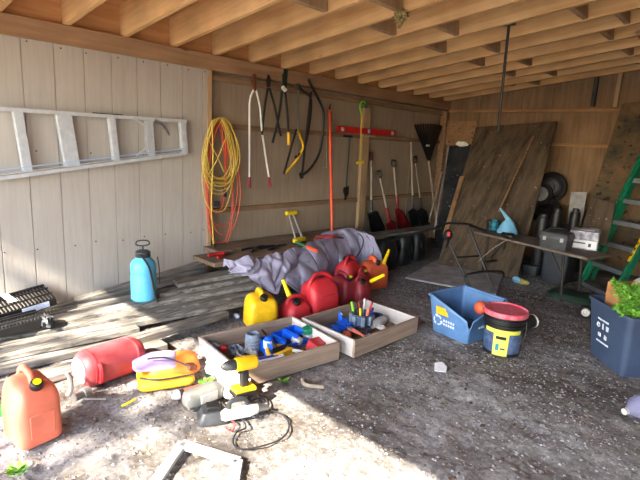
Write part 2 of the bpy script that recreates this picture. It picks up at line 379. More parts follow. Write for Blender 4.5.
# --- left wall: siding panel in front, bare sheathing behind it further on
ysid = 2.545
def grooved(y0, y1, ys, gw=.009, gd=.008):
    pts = [(y0, 0)]
    for y in ys:
        if y0+.02 < y < y1-.02: pts += [(y-gw/2, 0), (y-gw/2+.002, -gd), (y+gw/2-.002, -gd), (y+gw/2, 0)]
    pts += [(y1, 0), (y1, -.018), (y0, -.018)]
    return pts
ys = [1.071+.2034*k for k in range(-14, 8)]
MY = Matrix(((0, 1, 0, 0), (1, 0, 0, 0), (0, 0, 1, 0), (0, 0, 0, 1)))     # (u, v, w) -> x = v, y = u, z = w
m = MB(); m.prism(grooved(-1.2, ysid, ys), 2.04, MY @ Matrix.Translation((0, 0, -.02)))
sid = struct(m.build('wall_left', 'siding', ang=20))
m = MB()                                           # nail heads near the top of the panel
for k in range(-2, 8):
    y = 1.071+.2034*k+.03
    for z in (1.985, .55, 1.25):
        m.lathe([(.0001, .004), (.005, .003), (.006, 0)], basis(V((0, y+random.uniform(-.02, .05), z+random.uniform(-.01, .01))), (1, 0, 0)), 7)
struct(m.build(tr(90), 'dsteel'))
XS = -.085                                         # face of the bare sheathing
m = MB(); m.prism([(y, x+XS) for y, x in grooved(ysid-.4, YB+.1, [3.66, 4.88, 6.1], .012, .012)], 2.2, MY @ Matrix.Translation((0, 0, -.02)))
struct(m.build('wall_left_inner', 'inner', ang=20))
m = MB(); m.box((-.03, .7, 1.0), (.04, 3.6, 2.02)); struct(m.build('wall_left_backing', 'inner'))
n_tr = [1]
def trim(m, mt, bevel=.003, ang=38):
    o = struct(m.build(tr(n_tr[0]), mt, bevel=bevel, ang=ang)); n_tr[0] += 1; return o
# posts
m = MB(); m.box((-.038, ysid+.022, 1.0), (.09, .044, 2.02)); trim(m, 'stud')
m = MB(); m.bar(w(366.5, 108, -.03), w(359, 236, -.03), .13, .05, (1, 0, 0)); trim(m, 'stud')
m = MB(); m.box((-.02, YB-.06, 1.0), (.1, .1, 2.0)); trim(m, 'girt')
# girts of the left wall
for zc, hh in ((1.955, .05), (1.525, .05), (.715, .05)):
    m = MB(); m.box((-.062, (ysid+.05+YB)/2, zc), (.045, YB-ysid-.06, hh)); trim(m, 'girt')
# the long beam under the joists
m = MB(); m.box((-.02, (YB-1.2)/2, 2.075), (.09, YB+1.2, .135)); trim(m, 'beamw', .005)
m = MB(); m.box((-.05, (YB-1.2)/2, 2.30), (.02, YB+1.2, .34)); trim(m, 'deck')      # rim board behind the joist ends
# joists
JY = [.955+.4195*k for k in range(-4, 15)]
jh = .235
c7 = 1/math.sqrt(1+ROOFK**2)
L = (XR+.1)/c7
m = MB(); m.box((L/2, 0, jh/2), (L, .04, jh))
j0 = None
for i, y in enumerate(JY):
    if j0 is None:
        j0 = struct(m.build(tr(n_tr[0]), 'joist', bevel=.003)); jt = j0
    else:
        jt = j0.copy(); jt.name = tr(n_tr[0]); COL.objects.link(jt)
    n_tr[0] += 1
    jt.rotation_euler = (0, -math.atan(ROOFK), 0)
    # mesh origin is its bottom centre
    cx = -.04+(XR+.1)/2
    jt.location = (cx, y, rz(cx))
    jt['kind'] = 'structure'
# blocking between joists (staggered)
bx = [(1.36, 1.70), (1.34, 1.69), (1.30, 1.72), (2.60, 2.60)]
blk = []
for i in range(len(JY)-1):
    blk.append((JY[i]+.21, 1.36 if i % 2 else 1.70)); blk.append((JY[i]+.21, 2.56 if i % 2 else 2.76)); blk.append((JY[i]+.21, 4.0 if i % 2 else 4.2))
b0 = None
for y, x in blk:
    if b0 is None:
        m = MB(); m.box((0, 0, .11), (.04, .378, .22)); b0 = struct(m.build(tr(n_tr[0]), 'stud', bevel=.002)); o = b0
    else:
        o = b0.copy(); o.name = tr(n_tr[0]); COL.objects.link(o)
    n_tr[0] += 1; o['kind'] = 'structure'
    o.rotation_euler = (0, -math.atan(ROOFK), 0); o.location = (x, y, rz(x)+.006)
# roof deck
m = MB()
def rp3(x, y, dz): return V((x, y, rz(x)+dz))
m.hexa([rp3(-.4, YF-.25, jh), rp3(XR+.4, YF-.25, jh), rp3(XR+.4, YB+.2, jh), rp3(-.4, YB+.2, jh)], [rp3(-.4, YF-.25, jh+.02), rp3(XR+.4, YF-.25, jh+.02), rp3(XR+.4, YB+.2, jh+.02), rp3(-.4, YB+.2, jh+.02)])
struct(m.build('ceiling', 'deck'))
# header over the open front
m = MB(); m.hexa([V((-.1, YF, HB)), V((XR, YF, HB)), V((XR, YF+.05, HB)), V((-.1, YF+.05, HB))], [V((-.1, YF, rz(-.1)+jh)), V((XR, YF, rz(XR)+jh)), V((XR, YF+.05, rz(XR)+jh)), V((-.1, YF+.05, rz(-.1)+jh))])
trim(m, 'beamw')
# back wall with its girts, studs and dark gaps
m = MB()
out = [(-.2, -.1), (XR+.1, -.1)]
topz = lambda x: rz(x)+jh
m.add([V((-.2, YB, -.1)), V((XR+.1, YB, -.1)), V((XR+.1, YB, topz(XR+.1))), V((-.2, YB, topz(-.2))), V((-.2, YB+.03, -.1)), V((XR+.1, YB+.03, -.1)), V((XR+.1, YB+.03, topz(XR+.1))), V((-.2, YB+.03, topz(-.2)))],
      [(0, 1, 2, 3), (7, 6, 5, 4), (0, 4, 5, 1), (1, 5, 6, 2), (2, 6, 7, 3), (3, 7, 4, 0)])
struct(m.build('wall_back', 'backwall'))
m = MB()                                            # shadow lines between the back boards: thin battens
x = .1
while x < XR:
    m.box((x, YB-.004, 1.3), (.006, .008, 2.5)); x += .203
trim(m, 'girt', 0)
for zc in (2.0, 1.56, .75):
    m = MB(); m.box((XR/2, YB-.03, zc), (XR, .045, .04)); trim(m, 'girtx')
for px in (597, 620):
    q = b(px, 80, YB-.03); m = MB(); m.box((q.x, YB-.04, q.z+.1), (.045, .06, .85)); trim(m, 'dsteel' if px < 600 else 'stud')
# right wall
m = MB(); m.box((XR+.02, (YB+YF)/2, 1.4), (.03, YB-YF, 3.0)); struct(m.build('wall_right', 'inner'))
# --- litter on the floor
def stones(name, n, mt, rmin, rmax, area, flat=.7, seed=1, long=1.0, dens=None):
    R = random.Random(seed); m = MB()
    k = 0
    while k < n:
        x = R.uniform(area[0], area[1]); y = R.uniform(area[2], area[3])
        d = mnoise.noise(V((x*1.3+seed, y*1.3, 1.0)))*.5+.5
        if R.random() > (dens(x, y) if dens else 1)*(d*d*2.2+.12): continue
        k += 1
        r = rmin+(rmax-rmin)*R.random()**3; a = R.uniform(0, 6.28); ca, sa = math.cos(a), math.sin(a); lg = 1+(long-1)*R.random()
        z = gz(x, y)-.012; q = []
        for ux, uy, uz in ((1, 0, .1), (.2, .9, .15), (-.95, .2, .1), (-.1, -.9, .1), (.1, .05, 1)):
            ux = ux*R.uniform(.75, 1.2)*r*lg; uy = uy*R.uniform(.75, 1.2)*r; q.append((x+ux*ca-uy*sa, y+ux*sa+uy*ca, z+uz*r*flat*R.uniform(.8, 1.2)+.001))
        m.add(q, [(0, 1, 4), (1, 2, 4), (2, 3, 4), (3, 0, 4)])
    o = m.build(name, mt, ang=0); o['kind'] = 'stuff'
    return o
near = lambda x, y: 1.0
o = stones('gravel', 24000, 'gravel', .004, .013, (.75, 4.6, .4, 5.8), .6, 3)
tag(o, 'loose grey gravel strewn over the dirt floor of the shed', 'gravel')
o = stones('leaf_litter', 5200, 'chips', .006, .016, (.6, 4.6, .4, 6.2), .25, 11, 2.2)
tag(o, 'dry brown leaf bits and wood chips scattered on the dirt floor', 'leaf litter')
# PART_THREE
# ================================================================== timber along the left wall
def plank(label, p0, p1, wd, th=.045, mt='grey_y', name='timber_plank', group='weathered planks along the left wall', cat='plank'):
    """p0, p1: ends of the front top edge; the plank runs back towards the wall"""
    p0, p1 = V(p0), V(p1); d = (p1-p0).normalized()
    back = V((0, 0, 1)).cross(d); back.normalize()
    if back.x > 0: back = -back
    m = MB(); a = [p0, p1, p1+back*wd, p0+back*wd]; dn = V((0, 0, -th))
    m.hexa([q+dn for q in a], a)
    return tag(m.build(name, mt, bevel=.004), label, cat, group)
PL = [
 ('front plank of the timber pile, flat on the dirt behind the lying red can', g(-25, 397, .045), g(168, 344, .045), .13, .044),
 ('second plank of the pile, just behind the frontmost one and level with it', g(-25, 375, .05), g(150, 333, .05), .13, .044),
 ('short pale plank end jutting out beside the left drawer', g(118, 344, .09), g(229, 312, .10), .09, .05),
 ('third plank from the front, cracked and sunlit at its near end', g(-25, 362, .085), g(140, 328, .1), .1, .035),
 ('long grey plank in the middle of the pile, below the hose of the blue sprayer', g(-25, 352, .09), g(248, 301, .15), .08, .04),
 ('long thin plank right in front of the blue sprayer', g(-25, 343, .10), g(256, 293, .185), .08, .036),
 ('plank carrying the blue sprayer', g(-25, 335, .11), g(262, 284, .225), .125, .036),
 ('plank between the blue sprayer and the heavy beam at the foot of the siding', g(-25, 328, .10), g(225, 282, .195), .11, .036),
 ('upper plank of the pile, second below the ledge board', g(160, 294, .205), g(290, 271, .295), .14, .036),
 ('topmost thin plank directly under the ledge board', g(178, 284, .262), g(310, 261, .345), .16, .036),
]
for l, p0, p1, wd, th in PL: plank(l, p0, p1, wd, th)
# heavy old beam at the foot of the siding
m = MB(); p0, p1 = w(-10, 328, .14), w(206, 263, .14); m.bar(p0-V((.052, 0, .05)), p1-V((.052, 0, .05)), .1, .11)
tag(m.build('timber_beam', 'grey_y', bevel=.006), 'heavy grey beam lying against the foot of the siding behind the blue sprayer', 'beam')
# lower blocks that carry the pile
for l, y, z, x0, x1 in (('hidden cross block under the near planks', .9, .045, .2, .62), ('cross block under the far planks of the pile', 2.2, .1, .15, .6), ('cross block under the middle of the ledge', 3.3, .15, .1, .55)):
    m = MB(); m.box(((x0+x1)/2, y, z/2), (x1-x0, .12, z)); tag(m.build('cross_block', 'grey_y', bevel=.004), l, 'timber block')
plank('wide ledge board along the bare sheathing, holding the hand tools', (.60, 2.22, .395), (.66, 4.55, .395), .34, .036, 'ledge', name='ledge_board', group=None)
plank('narrow board behind the ledge board, touching the bare sheathing', (.255, 2.5, .394), (.315, 4.6, .394), .3, .034, 'ledge', name='ledge_board', group=None)
plank('grey shelf plank in front of the shovel blades, over the black bags', g(372, 237, .40), g(442, 227, .40), .2, .03, name='shelf_plank', group=None)
# ================================================================== aluminium stepladder hung on the siding
XL = .07
t = thing('stepladder', 'aluminium stepladder hanging sideways on the beige siding', 'ladder', w(90, 165, XL))
def wl(x, y, d=XL): return w(x, y, d)
m = MB(); m.bar(wl(-12, 108), wl(186.5, 121.5), .026, .018, (1, 0, 0)); m.bar(wl(-12, 108)+V((-.028, 0, .004)), wl(186, 121.5)+V((-.028, 0, .004)), .004, .05, (1, 0, 0)); m.build('rail', 'alu', t)
m = MB(); m.bar(wl(-12, 180), wl(187, 153), .026, .018, (1, 0, 0)); m.bar(wl(-12, 176.5)-V((.02, 0, 0)), wl(186, 150.5)-V((.02, 0, 0)), .006, .055, (1, 0, 0)); m.build('rail', 'alu', t)
for (a, c, wd) in (((18, 111), (28.5, 172), .055), ((64, 113.5), (73, 166.5), .1), ((112, 116), (117, 161), .045), ((149.5, 119), (152, 156), .055), ((183, 121), (185.5, 153), .05)):
    m = MB(); m.bar(wl(*a), wl(*c), wd, .008, (1, 0, 0)); m.bar(wl(*a)+V((-.02, -wd/2, 0)), wl(*c)+V((-.02, -wd/2, 0)), .006, .04, (1, 0, 0)); m.build('step', 'alu', t, bevel=.001)
for a, c in (((133, 118), (146, 126)), ((145, 126), (146, 148)), ((136, 156), (146, 148))):
    m = MB(); m.bar(wl(*a, .085), wl(*c, .085), .014, .006, (1, 0, 0)); m.build('brace', 'alu', t)
m = MB(); m.bar(wl(163, 125, .085), wl(170, 135, .085), .02, .006, (1, 0, 0)); m.bar(wl(155, 120, .08), wl(164, 126, .08), .02, .006, (1, 0, 0)); m.build('spreader_hinge', 'steel', t)
m = MB(); m.bar(wl(93, 114.5, .05), wl(122, 116.5, .05), .03, .03, (1, 0, 0)); m.build('rear_rail', 'dsteel', t)
m = MB(); m.bar(wl(-12, 171.5), wl(184, 148.5), .006, .012, (1, 0, 0)); m.build('blue_strip', 'stripblue', t)  # thin pale blue strip running just above the lower rail
# ================================================================== cords on the post
def hank(loops, hx=.03):
    pts = []
    for i, (cx, top, wd, bot) in enumerate(loops):
        n = 26; X = hx+.009*(i % 4)
        for k in range(n):
            a = 2*PI*k/n
            s = math.sin(a); cc = (1-math.cos(a))/2
            px = cx+wd/2*math.copysign(abs(s)**.75, s)*(.62+.38*min(1, cc*1.6))+(1.6*mnoise.noise(V((i*3.1, k*.2, 0))))
            py = top+(bot-top)*cc+1.5*mnoise.noise(V((i, k*.4, 4)))
            pts.append(w(px, py, X+.01*math.sin(a*2+i)))
    return pts
t = thing('cord_hank', 'orange extension cord hung in long loops under the yellow cord', 'cord', w(215, 120, .03))
m = MB(); m.tube(smooth(hank([(215, 120, 22, 206), (219, 120, 28, 243), (217, 121, 18, 212), (224, 120, 34, 234), (220, 120, 27, 248), (222, 121, 32, 226)], .02), 2), .005, 6); m.build('cable', 'ocord', t)
m = MB(); m.bar(w(226, 122, .035), w(225.5, 168, .035), .012, .016, (1, 0, 0)); m.bar(w(208.5, 130, .035), w(207.5, 175, .035), .012, .016, (1, 0, 0)); m.build('strap', 'pole', t)
m = MB(); m.box(w(216, 204, .06), (.03, .07, .05)); m.build('power_block', 'dgrey', t, bevel=.006)
m = MB(); m.bar(w(225, 190, .06), w(225, 197, .06), .025, .025, (1, 0, 0)); m.build('plug', 'black', t, bevel=.004)
t = thing('cord_hank', 'yellow extension cord coiled and hung on the post beside the siding', 'cord', w(213, 118, .05))
m = MB(); m.tube(smooth(hank([(220, 118, 32, 180), (219, 119, 27, 183), (222, 118, 34, 178), (221, 118, 30, 186), (220, 119, 34, 190), (219, 118, 25, 178), (222, 119, 36, 184), (219, 119, 31, 194), (219, 118, 35, 186), (217, 119, 31, 212)], .055), 2), .0056, 6); m.build('cable', 'ycord', t)
m = MB(); m.tube(smooth([w(212, 120, .1), w(213, 160, .1), (w(211.5, 205, .1)), w(213, 235, .1), w(213.5, 246, .1)], 6), .0065, 6); m.build('tail', 'ycord', t)
m = MB(); m.tube([w(213.5, 244, .1), w(214, 250, .1)], [.013, .011], 8); m.build('plug', 'dgrey', t)
m = MB(); m.tube(smooth([w(207, 137, .1), w(218, 158, .1), w(224, 172, .1)], 5), .005, 6); m.tube(smooth([w(226, 137, .105), w(218, 158, .105), w(208, 176, .105)], 5), .005, 6); m.build('cross_tie', 'ycord', t)
# ================================================================== tools hung on the bare sheathing
XT = -.03
def wt(x, y, d=None): return w(x, y, XT if d is None else d)
def pbar(m, a, c, r, d=XT, n=8, d2=None): m.tube([wt(*a, d), wt(*c, d if d2 is None else d2)], r, n)
XT = .042
t = thing('lopper', 'long lopper with white handles and red grips hung on the bare sheathing', 'lopper', wt(254, 130))
m = MB(); m.tube(smooth([wt(253.5, 90), wt(250, 100), wt(249.5, 118), wt(249.5, 178)], 5), .0095, 8); m.build('handle', 'white', t)
m = MB(); m.tube(smooth([wt(256, 90), wt(260, 108), wt(262.5, 135), wt(269, 178)], 5), .0095, 8); m.build('handle', 'white', t)
for a, c in (((249.5, 177), (249.7, 188)), ((268.7, 177), (270.2, 187))):
    m = MB(); m.tube([wt(*a), wt(*c)], .014, 8); m.build('grip', 'dred', t)
m = MB(); m.bar(wt(254.5, 74), wt(254.7, 91), .03, .02, (1, 0, 0)); m.tube(smooth([wt(253, 86), wt(252, 80), wt(254, 74)], 4), [.012]*8+[.004], 6); m.build('blade', 'rust', t, bevel=.003)
t = thing('lopper', 'black lopper with dark crossed handles next to the white handled one', 'lopper', wt(270, 110))
m = MB(); m.tube(smooth([wt(268, 88), wt(265, 105), wt(262.5, 128), wt(262, 135)], 5), .012, 8); m.build('handle', 'black', t)
m = MB(); m.tube(smooth([wt(269.5, 88), wt(275, 108), wt(279, 128), wt(281, 136)], 5), .012, 8); m.build('handle', 'black', t)
m = MB(); m.prism([(-.02, -.05), (.02, -.05), (.03, .02), (.012, .06), (-.012, .07), (-.03, .01)], .012, basis(wt(268.2, 82), (1, 0, 0))); m.build('blade', 'dsteel', t, bevel=.003)
t = thing('hedge_shears', 'hedge shears with dark green blades up and yellow tipped grips', 'shears', wt(284, 105))
m = MB(); m.bar(wt(286, 69), wt(284.5, 89), .05, .012, (1, 0, 0)); m.build('blade', 'dgreen', t, bevel=.003)
m = MB(); m.bar(wt(283.5, 74, XT+.014), wt(283.2, 89, XT+.014), .03, .01, (1, 0, 0)); m.build('blade', 'dgreen', t, bevel=.003)
m = MB(); m.tube([wt(282.5, 87, XT+.03), wt(285.5, 90.5, XT+.03)], .022, 8); m.build('pivot', 'white', t)
m = MB(); m.tube(smooth([wt(282, 91), wt(279, 115), wt(272.5, 143)], 4), .013, 8); m.build('handle', 'black', t)
m = MB(); m.tube(smooth([wt(285, 91), wt(287, 110), wt(288.5, 136)], 4), .013, 8); m.build('handle', 'black', t)
m = MB(); m.tube([wt(288.4, 132), wt(288.8, 145)], .016, 8); m.build('grip', 'yellow', t)
t = thing('bow_saw', 'narrow bow saw with a bright blade and a black bent frame', 'saw', wt(303, 130))
m = MB(); m.bar(wt(298.2, 90, .045), wt(297, 157, .045), .022, .003, (0, 1, 0)); m.build('blade', 'steel', t)
m = MB(); m.tube(smooth([wt(298, 86), wt(303, 91), wt(310.5, 98), wt(310.5, 115), wt(307, 138), wt(302.5, 151), wt(295, 157.5)], 6), .013, 8); m.build('frame', 'black', t)
m = MB(); m.tube([wt(298, 83.5), wt(298.3, 90)], .022, 8); m.build('handle', 'black', t)
t = thing('bow_saw', 'small yellow triangular bow saw hanging below the black shears', 'saw', wt(292, 150))
m = MB(); m.bar(wt(296.5, 129, .045), wt(283.8, 174, .045), .028, .004, (0, 1, 0)); m.build('blade', 'dsteel', t)
m = MB(); m.tube(smooth([wt(296.8, 130, .045), wt(300.5, 138, .045), wt(303, 147, .045), wt(298, 158, .045), wt(285.3, 173, .045)], 5), .013, 8); m.build('frame', 'yellow', t)
t = thing('bow_saw', 'big black bow saw with a wide curved frame, second saw left of the orange pole', 'saw', wt(315, 130))
m = MB(); m.tube(smooth([wt(308.5, 79, .045), wt(312, 87, .045), wt(318, 98, .045), wt(323.5, 112, .045), wt(323, 130, .045), wt(319.5, 152, .045), wt(311.5, 167, .045), wt(301.5, 176, .045)], 6), .015, 8); m.build('frame', 'black', t)
m = MB(); m.bar(wt(311, 92, .045), wt(301.8, 177, .045), .03, .004, (0, 1, 0)); m.build('blade', 'dsteel', t)
m = MB(); m.tube([wt(300.5, 173, .045), wt(302, 178, .045)], .022, 8); m.build('handle', 'black', t)
XT = -.03
t = thing('pole_pruner', 'tall orange pole pruner standing on the ledge against the sheathing', 'pruner', wt(332, 236, .05))
m = MB(); m.tube([wt(329.6, 110, -.02), g(332.2, 236, .40)], .0165, 10); m.build('pole', 'pole', t)
m = MB(); m.tube(smooth([wt(329.4, 112, -.03), wt(329.8, 107, -.03), wt(330.3, 103.5, -.03)], 4), [.013, .013, .011, .009, .008, .007, .006, .005, .003], 7); m.tube([wt(331, 112, -.02), wt(331.2, 122, -.02)], .009, 6); m.build('pruner_head', 'dsteel', t)
m = MB(); m.tube([wt(327, 128), wt(326.6, 166)], .006, 6); m.tube([wt(324.5, 167), wt(328, 167)], .012, 6)
tag(m.build('iron_rod', 'ashw'), 'thin pale rod with a small crosspiece hanging left of the orange pole', 'rod')
t = thing('spirit_level', 'long red spirit level resting level on the middle girt', 'level', wt(366, 135, -.02))
A, C2 = wt(337, 128.8, -.015), wt(395, 133.5, -.015)
m = MB(); m.bar(A, C2, .03, .075, (0, 0, 1)); m.build('body', 'levelred', t, bevel=.004)
for k, e in ((.07, .035), (.5, .03), (.93, .035)):
    q = A.lerp(C2, k); m = MB(); m.box(q+V((.012, 0, 0)), (.012, e*1.6, .045)); m.build('vial', 'pblue' if k == .5 else 'lgrey', t, bevel=.003)
t = thing('weeder', 'dark green long handled weeder hanging from the red level', 'garden tool', wt(346, 165))
m = MB(); m.tube([wt(350, 136, -.02), wt(346, 188, -.02)], .0095, 8); m.build('handle', 'dgreen', t)
m = MB(); m.tube([wt(344, 136, -.02), wt(352, 136.5, -.02)], .014, 8); m.build('grip', 'black', t)
m = MB(); m.prism([(-.05, .06), (.04, .075), (.045, -.02), (.012, -.06), (.008, -.1), (-.02, -.1), (-.015, -.05), (-.05, .0)], .02, basis(wt(345.5, 192, -.03), (1, 0, 0))); m.build('head', 'black', t, bevel=.003)
t = thing('edging_tool', 'yellow handled tool with a lime green loop grip hanging over the red level', 'garden tool', wt(361, 135, .01))
m = MB(); m.tube([wt(361.5, 114, .01), wt(360.4, 160, .01)], .009, 8); m.build('handle', 'ycord', t)
m = MB(); m.tube(smooth([wt(361.6, 114, .01), wt(360, 107, .01), wt(361.2, 102.5, .01), wt(364, 101.5, .01), wt(366, 104.5, .01)], 5), .0115, 8); m.build('loop_grip', 'lime', t)
m = MB(); m.tube([wt(365.5, 103.5, .01), wt(366.8, 107.5, .01)], .016, 8); m.build('grip_end', 'green', t)
m = MB(); m.bar(wt(356.5, 163, .01), wt(363.5, 162, .01), .015, .035, (0, 0, 1)); m.build('foot', 'byellow', t, bevel=.004)
m = MB(); m.bar(wt(362.5, 135.5, -.01), wt(374, 136.5, -.01), .05, .03, (0, 0, 1)); tag(m.build('wood_block', 'stud', bevel=.003), 'small pale wood block under the red spirit level', 'wood block')
# ---- shovels behind the shelf plank
def dgrip(m, p, d, r=.012, s=.05):
    d = V(d).normalized(); sd = V((0, 1, 0)); sd = (sd-d*sd.dot(d)).normalized()
    m.tube([p, p+d*s*.5+sd*s, p+d*s*1.8+sd*s*.9], r, 7); m.tube([p, p+d*s*.5-sd*s, p+d*s*1.8-sd*s*.9], r, 7); m.tube([p+d*s*1.8+sd*s, p+d*s*1.8-sd*s], r*1.15, 7)
def shovel(name, label, top, mid, bladepts, hm, bm, grip=None, gm='dgrey', r=.0165, Xt=-.03, Xb=.1, group=None):
    P0, P1 = w(*top, Xt), w(*mid, Xb)
    t = thing(name, label, 'shovel', V((P1.x, P1.y, .3)))
    m = MB(); m.tube([P0, P1], r, 8); m.build('handle', hm, t)
    if grip == 'd':
        m = MB(); dgrip(m, P0, P0-P1); m.build('grip', gm, t)
    elif grip == 'knob':
        m = MB(); m.tube([P0-(P0-P1).normalized()*.06, P0+(P0-P1).normalized()*.05], .024, 8); m.build('grip', gm, t)
    # dished blade through the pixel outline
    q = [w(x, y, Xb+.03) for x, y in bladepts]; cen = sum(q, V())/len(q); m = MB(); n = len(q)
    cen2 = cen+V((-.035, 0, 0))
    for k in range(3):
        f0 = [1.0, .72, .36][k]
    rings = [[cen2.lerp(p, f)+V((-.035*(1-f*f)*.0, 0, 0)) for p in q] for f in (1.0, .7, .35)]
    rings = [[V((p.x*(1)+0, p.y, p.z)) for p in rg] for rg in rings]
    m.loft(rings, False, True)
    m.build('blade', bm, t, solid=.006)
    m = MB(); m.tube([P1+(P0-P1).normalized()*.16, P1, cen2], [.019, .021, .012], 8); m.build('socket', bm, t)
    return t
shovel('shovel', 'square black shovel leftmost of the row, with a reddish grip', (371.3, 156), (371.5, 212), [(367, 213), (377, 211), (384, 225), (388, 238), (376, 242), (370, 228)], 'ashw', 'shovelblk', 'knob', 'rust', Xb=.1)
shovel('shovel', 'short shovel with a D grip leaning right, between the black and the red scoop', (380, 178), (389, 219), [(386, 224), (391, 220), (396, 222), (396, 234), (388, 236)], 'ashw', 'shovelred', 'd', 'dgrey', Xt=.02, Xb=.16)
shovel('scoop_shovel', 'dark red scoop shovel with a D grip, in the middle of the row', (394, 167), (397.5, 207), [(394, 210), (398, 208), (403, 211), (412, 228), (408, 233), (399, 230)], 'ashw', 'shovelred', 'd', 'dgrey')
shovel('shovel', 'black square shovel with a long plain straight handle, right of the red scoop', (411, 142), (413, 206), [(408, 212), (413, 208), (418, 211), (420, 226), (412, 229)], 'ashw', 'shovelblk')
shovel('shovel', 'black shovel with a slim D grip, rightmost shovel beside the fan rake', (415.5, 163), (421.5, 208), [(417, 211), (422, 208), (427, 211), (430, 224), (422, 227)], 'ashw', 'shovelblk', 'd', 'black', r=.013)
t = thing('leaf_rake', 'black fan leaf rake standing upside down in the far left corner', 'rake', w(437, 224, .12))
m = MB(); m.tube([w(428.5, 160, 0), w(437, 226, .12)], .0145, 8); m.build('handle', 'ashw', t)
m = MB(); a, c, e = w(414, 125, -.01), w(441, 126, -.01), w(428.5, 161, 0)
for k in range(15):
    f = k/14; top = a.lerp(c, f)+V((.015+.05*math.sin(PI*f), 0, .02*math.sin(PI*f))); bt = e+V((0, (f-.5)*.05, .03)); m.bar(bt, top, .037, .006, (1, 0, 0))
m.hexa([e+V((-.004, -.03, 0)), e+V((-.004, .03, 0)), e+V((.012, .03, 0)), e+V((.012, -.03, 0))], [a.lerp(e, .3)+V((0, .02, 0)), c.lerp(e, .3)+V((0, -.02, 0)), c.lerp(e, .3)+V((.03, -.02, 0)), a.lerp(e, .3)+V((.03, .02, 0))])
m.build('fan', 'black', t)
m = MB(); q = w(428, 145.5, .06); m.box(q, (.01, .09, .025)); m.build('label', 'lgrey', t)
m = MB(); m.tube([w(429, 222, .2), w(442, 172, .05)], .012, 8); tag(m.build('pole', 'ashw'), 'bare pale pole leaning in the corner, crossing the rake handle', 'pole')
# ---- on the ledge
t = thing('sprinkler', 'yellow ended lawn sprinkler leaning on the sheathing above the ledge', 'sprinkler', g(298, 244, .4))
S = lambda x, y, d=.02: w(x, y, d)
m = MB(); m.tube([S(286.5, 213.5, -.03), S(296, 212.5, -.03)], [.024, .024], 10); m.build('end_cap', 'byellow', t)
m = MB(); m.bar(g(294.5, 241, .422), g(304, 238.5, .422), .06, .045, (0, 0, 1)); m.build('base', 'byellow', t, bevel=.012)
m = MB(); m.tube([S(289, 215, -.03), g(295.5, 238, .44)], .009, 7); m.build('tube', 'alu', t)
m = MB(); m.tube([S(293.5, 215, -.03), g(301.5, 236, .44)], .011, 7); m.build('tube', 'alu', t)
def handtool(name, label, p0, p1, mats, r=.013, cat='hand tool', jaws=True, open_=.05):
    p0, p1 = V(p0), V(p1); d = (p1-p0).normalized(); sd = d.cross(V((0, 0, 1))).normalized()
    t = thing(name, label, cat, p0)
    mid = p0.lerp(p1, .62)
    for s in (-1, 1):
        m = MB(); m.tube(smooth([p0+sd*open_*s, p0.lerp(mid, .5)+sd*open_*.9*s, mid], 4), r, 7); m.build('handle', mats[0], t)
    m = MB(); m.bar(mid-d*.01, p1, .03, .012); m.bar(mid, p1+sd*.03, .016, .012); m.build('jaw', mats[1], t, bevel=.003)
    return t
handtool('hand_pruner', 'red handled hand pruner lying on the near end of the ledge board', g(213, 256.5, .41), g(232, 251, .41), ('levelred', 'steel'), .012)
handtool('shear', 'dark steel shears lying on the ledge in front of the white lopper', g(246, 251, .41), g(262, 245, .41), ('dsteel', 'dsteel'), .01)
handtool('pliers', 'blackened pliers lying open on the ledge right of the dark shears', g(264, 249, .41), g(284, 244, .41), ('black', 'dsteel'), .012)
handtool('clamp', 'rusty red clamp heap at the far end of the ledge beside the orange pole', g(314, 240, .42), g(338, 234, .50), ('rust', 'dred'), .016)
handtool('clamp', 'dark red bar clamp lying under the foot of the orange pole', g(321, 236, .46), g(343, 238, .54), ('dred', 'dsteel'), .014)
t = thing('trowel', 'green and orange handled trowel hanging over the tarp from the ledge', 'trowel', g(306, 244, .42))
m = MB(); m.tube([g(296, 242, .44), g(308, 247, .50)], .012, 8); m.build('shaft', 'green', t)
m = MB(); m.tube([g(307.5, 247, .50), g(316.5, 251, .50)], .016, 8); m.build('grip', 'pole', t)
# ---- tarp over the ledge
TC = [  # top pixel, top height, drop, how far the cloth reaches back over the ledge
 ((224, 267), .37, .05, .0), ((236, 264.5), .40, .10, .02), ((249, 262.5), .41, .10, .03), ((257, 261), .415, .17, .03), ((266, 259.5), .415, .30, .04), ((275, 257.5), .415, .16, .04),
 ((283, 256), .42, .22, .05), ((293, 253), .42, .37, .06), ((306, 249), .425, .39, .08), ((320, 245), .43, .39, .10), ((332, 239), .455, .41, .18), ((343, 233), .49, .45, .3), ((355, 231), .50, .46, .34), ((366, 233), .49, .45, .34), ((373, 237.5), .46, .42, .3)]
def tcol(u):
    k = min(u*(len(TC)-1), len(TC)-1.001); i = int(k); f = k-i; f = f*f*(3-2*f)
    a, c = TC[i], TC[i+1]; L_ = lambda p, q: p+(q-p)*f
    return g(L_(a[0][0], c[0][0]), L_(a[0][1], c[0][1]), L_(a[1], c[1])), L_(a[2], c[2]), L_(a[3], c[3])
def tarp(u, v):
    P, drop, back = tcol(u)
    if v < .25:
        k = v/.25; p = P+V((-back*(1-k)-.01, 0, -.06*(1-k)**2*min(1, back*6))); nrm = V((.1, 0, 1)); am = .15+.85*k
    else:
        k = (v-.25)/.75; p = P+V((.05*math.sin(PI*min(1, k*1.1))+.06*k*min(1, drop*3), .05*k*math.sin(u*25), -drop*k)); nrm = V((1, 0, .15)); am = 1
    a = u*15
    f1 = abs(mnoise.noise(V((a*.55+v*1.5, v*.5, 0))))*2-.3
    f2 = abs(mnoise.noise(V((a*1.25-v*2.0, v*.9+a*.2, 5))))*2-.3
    f3 = mnoise.noise(V((a*4+v*3, v*3, 9)))
    p += nrm*am*(.06*f1+.022*f2+.006*f3+.02)
    return p
m = MB(); m.grid(tarp, 220, 70)
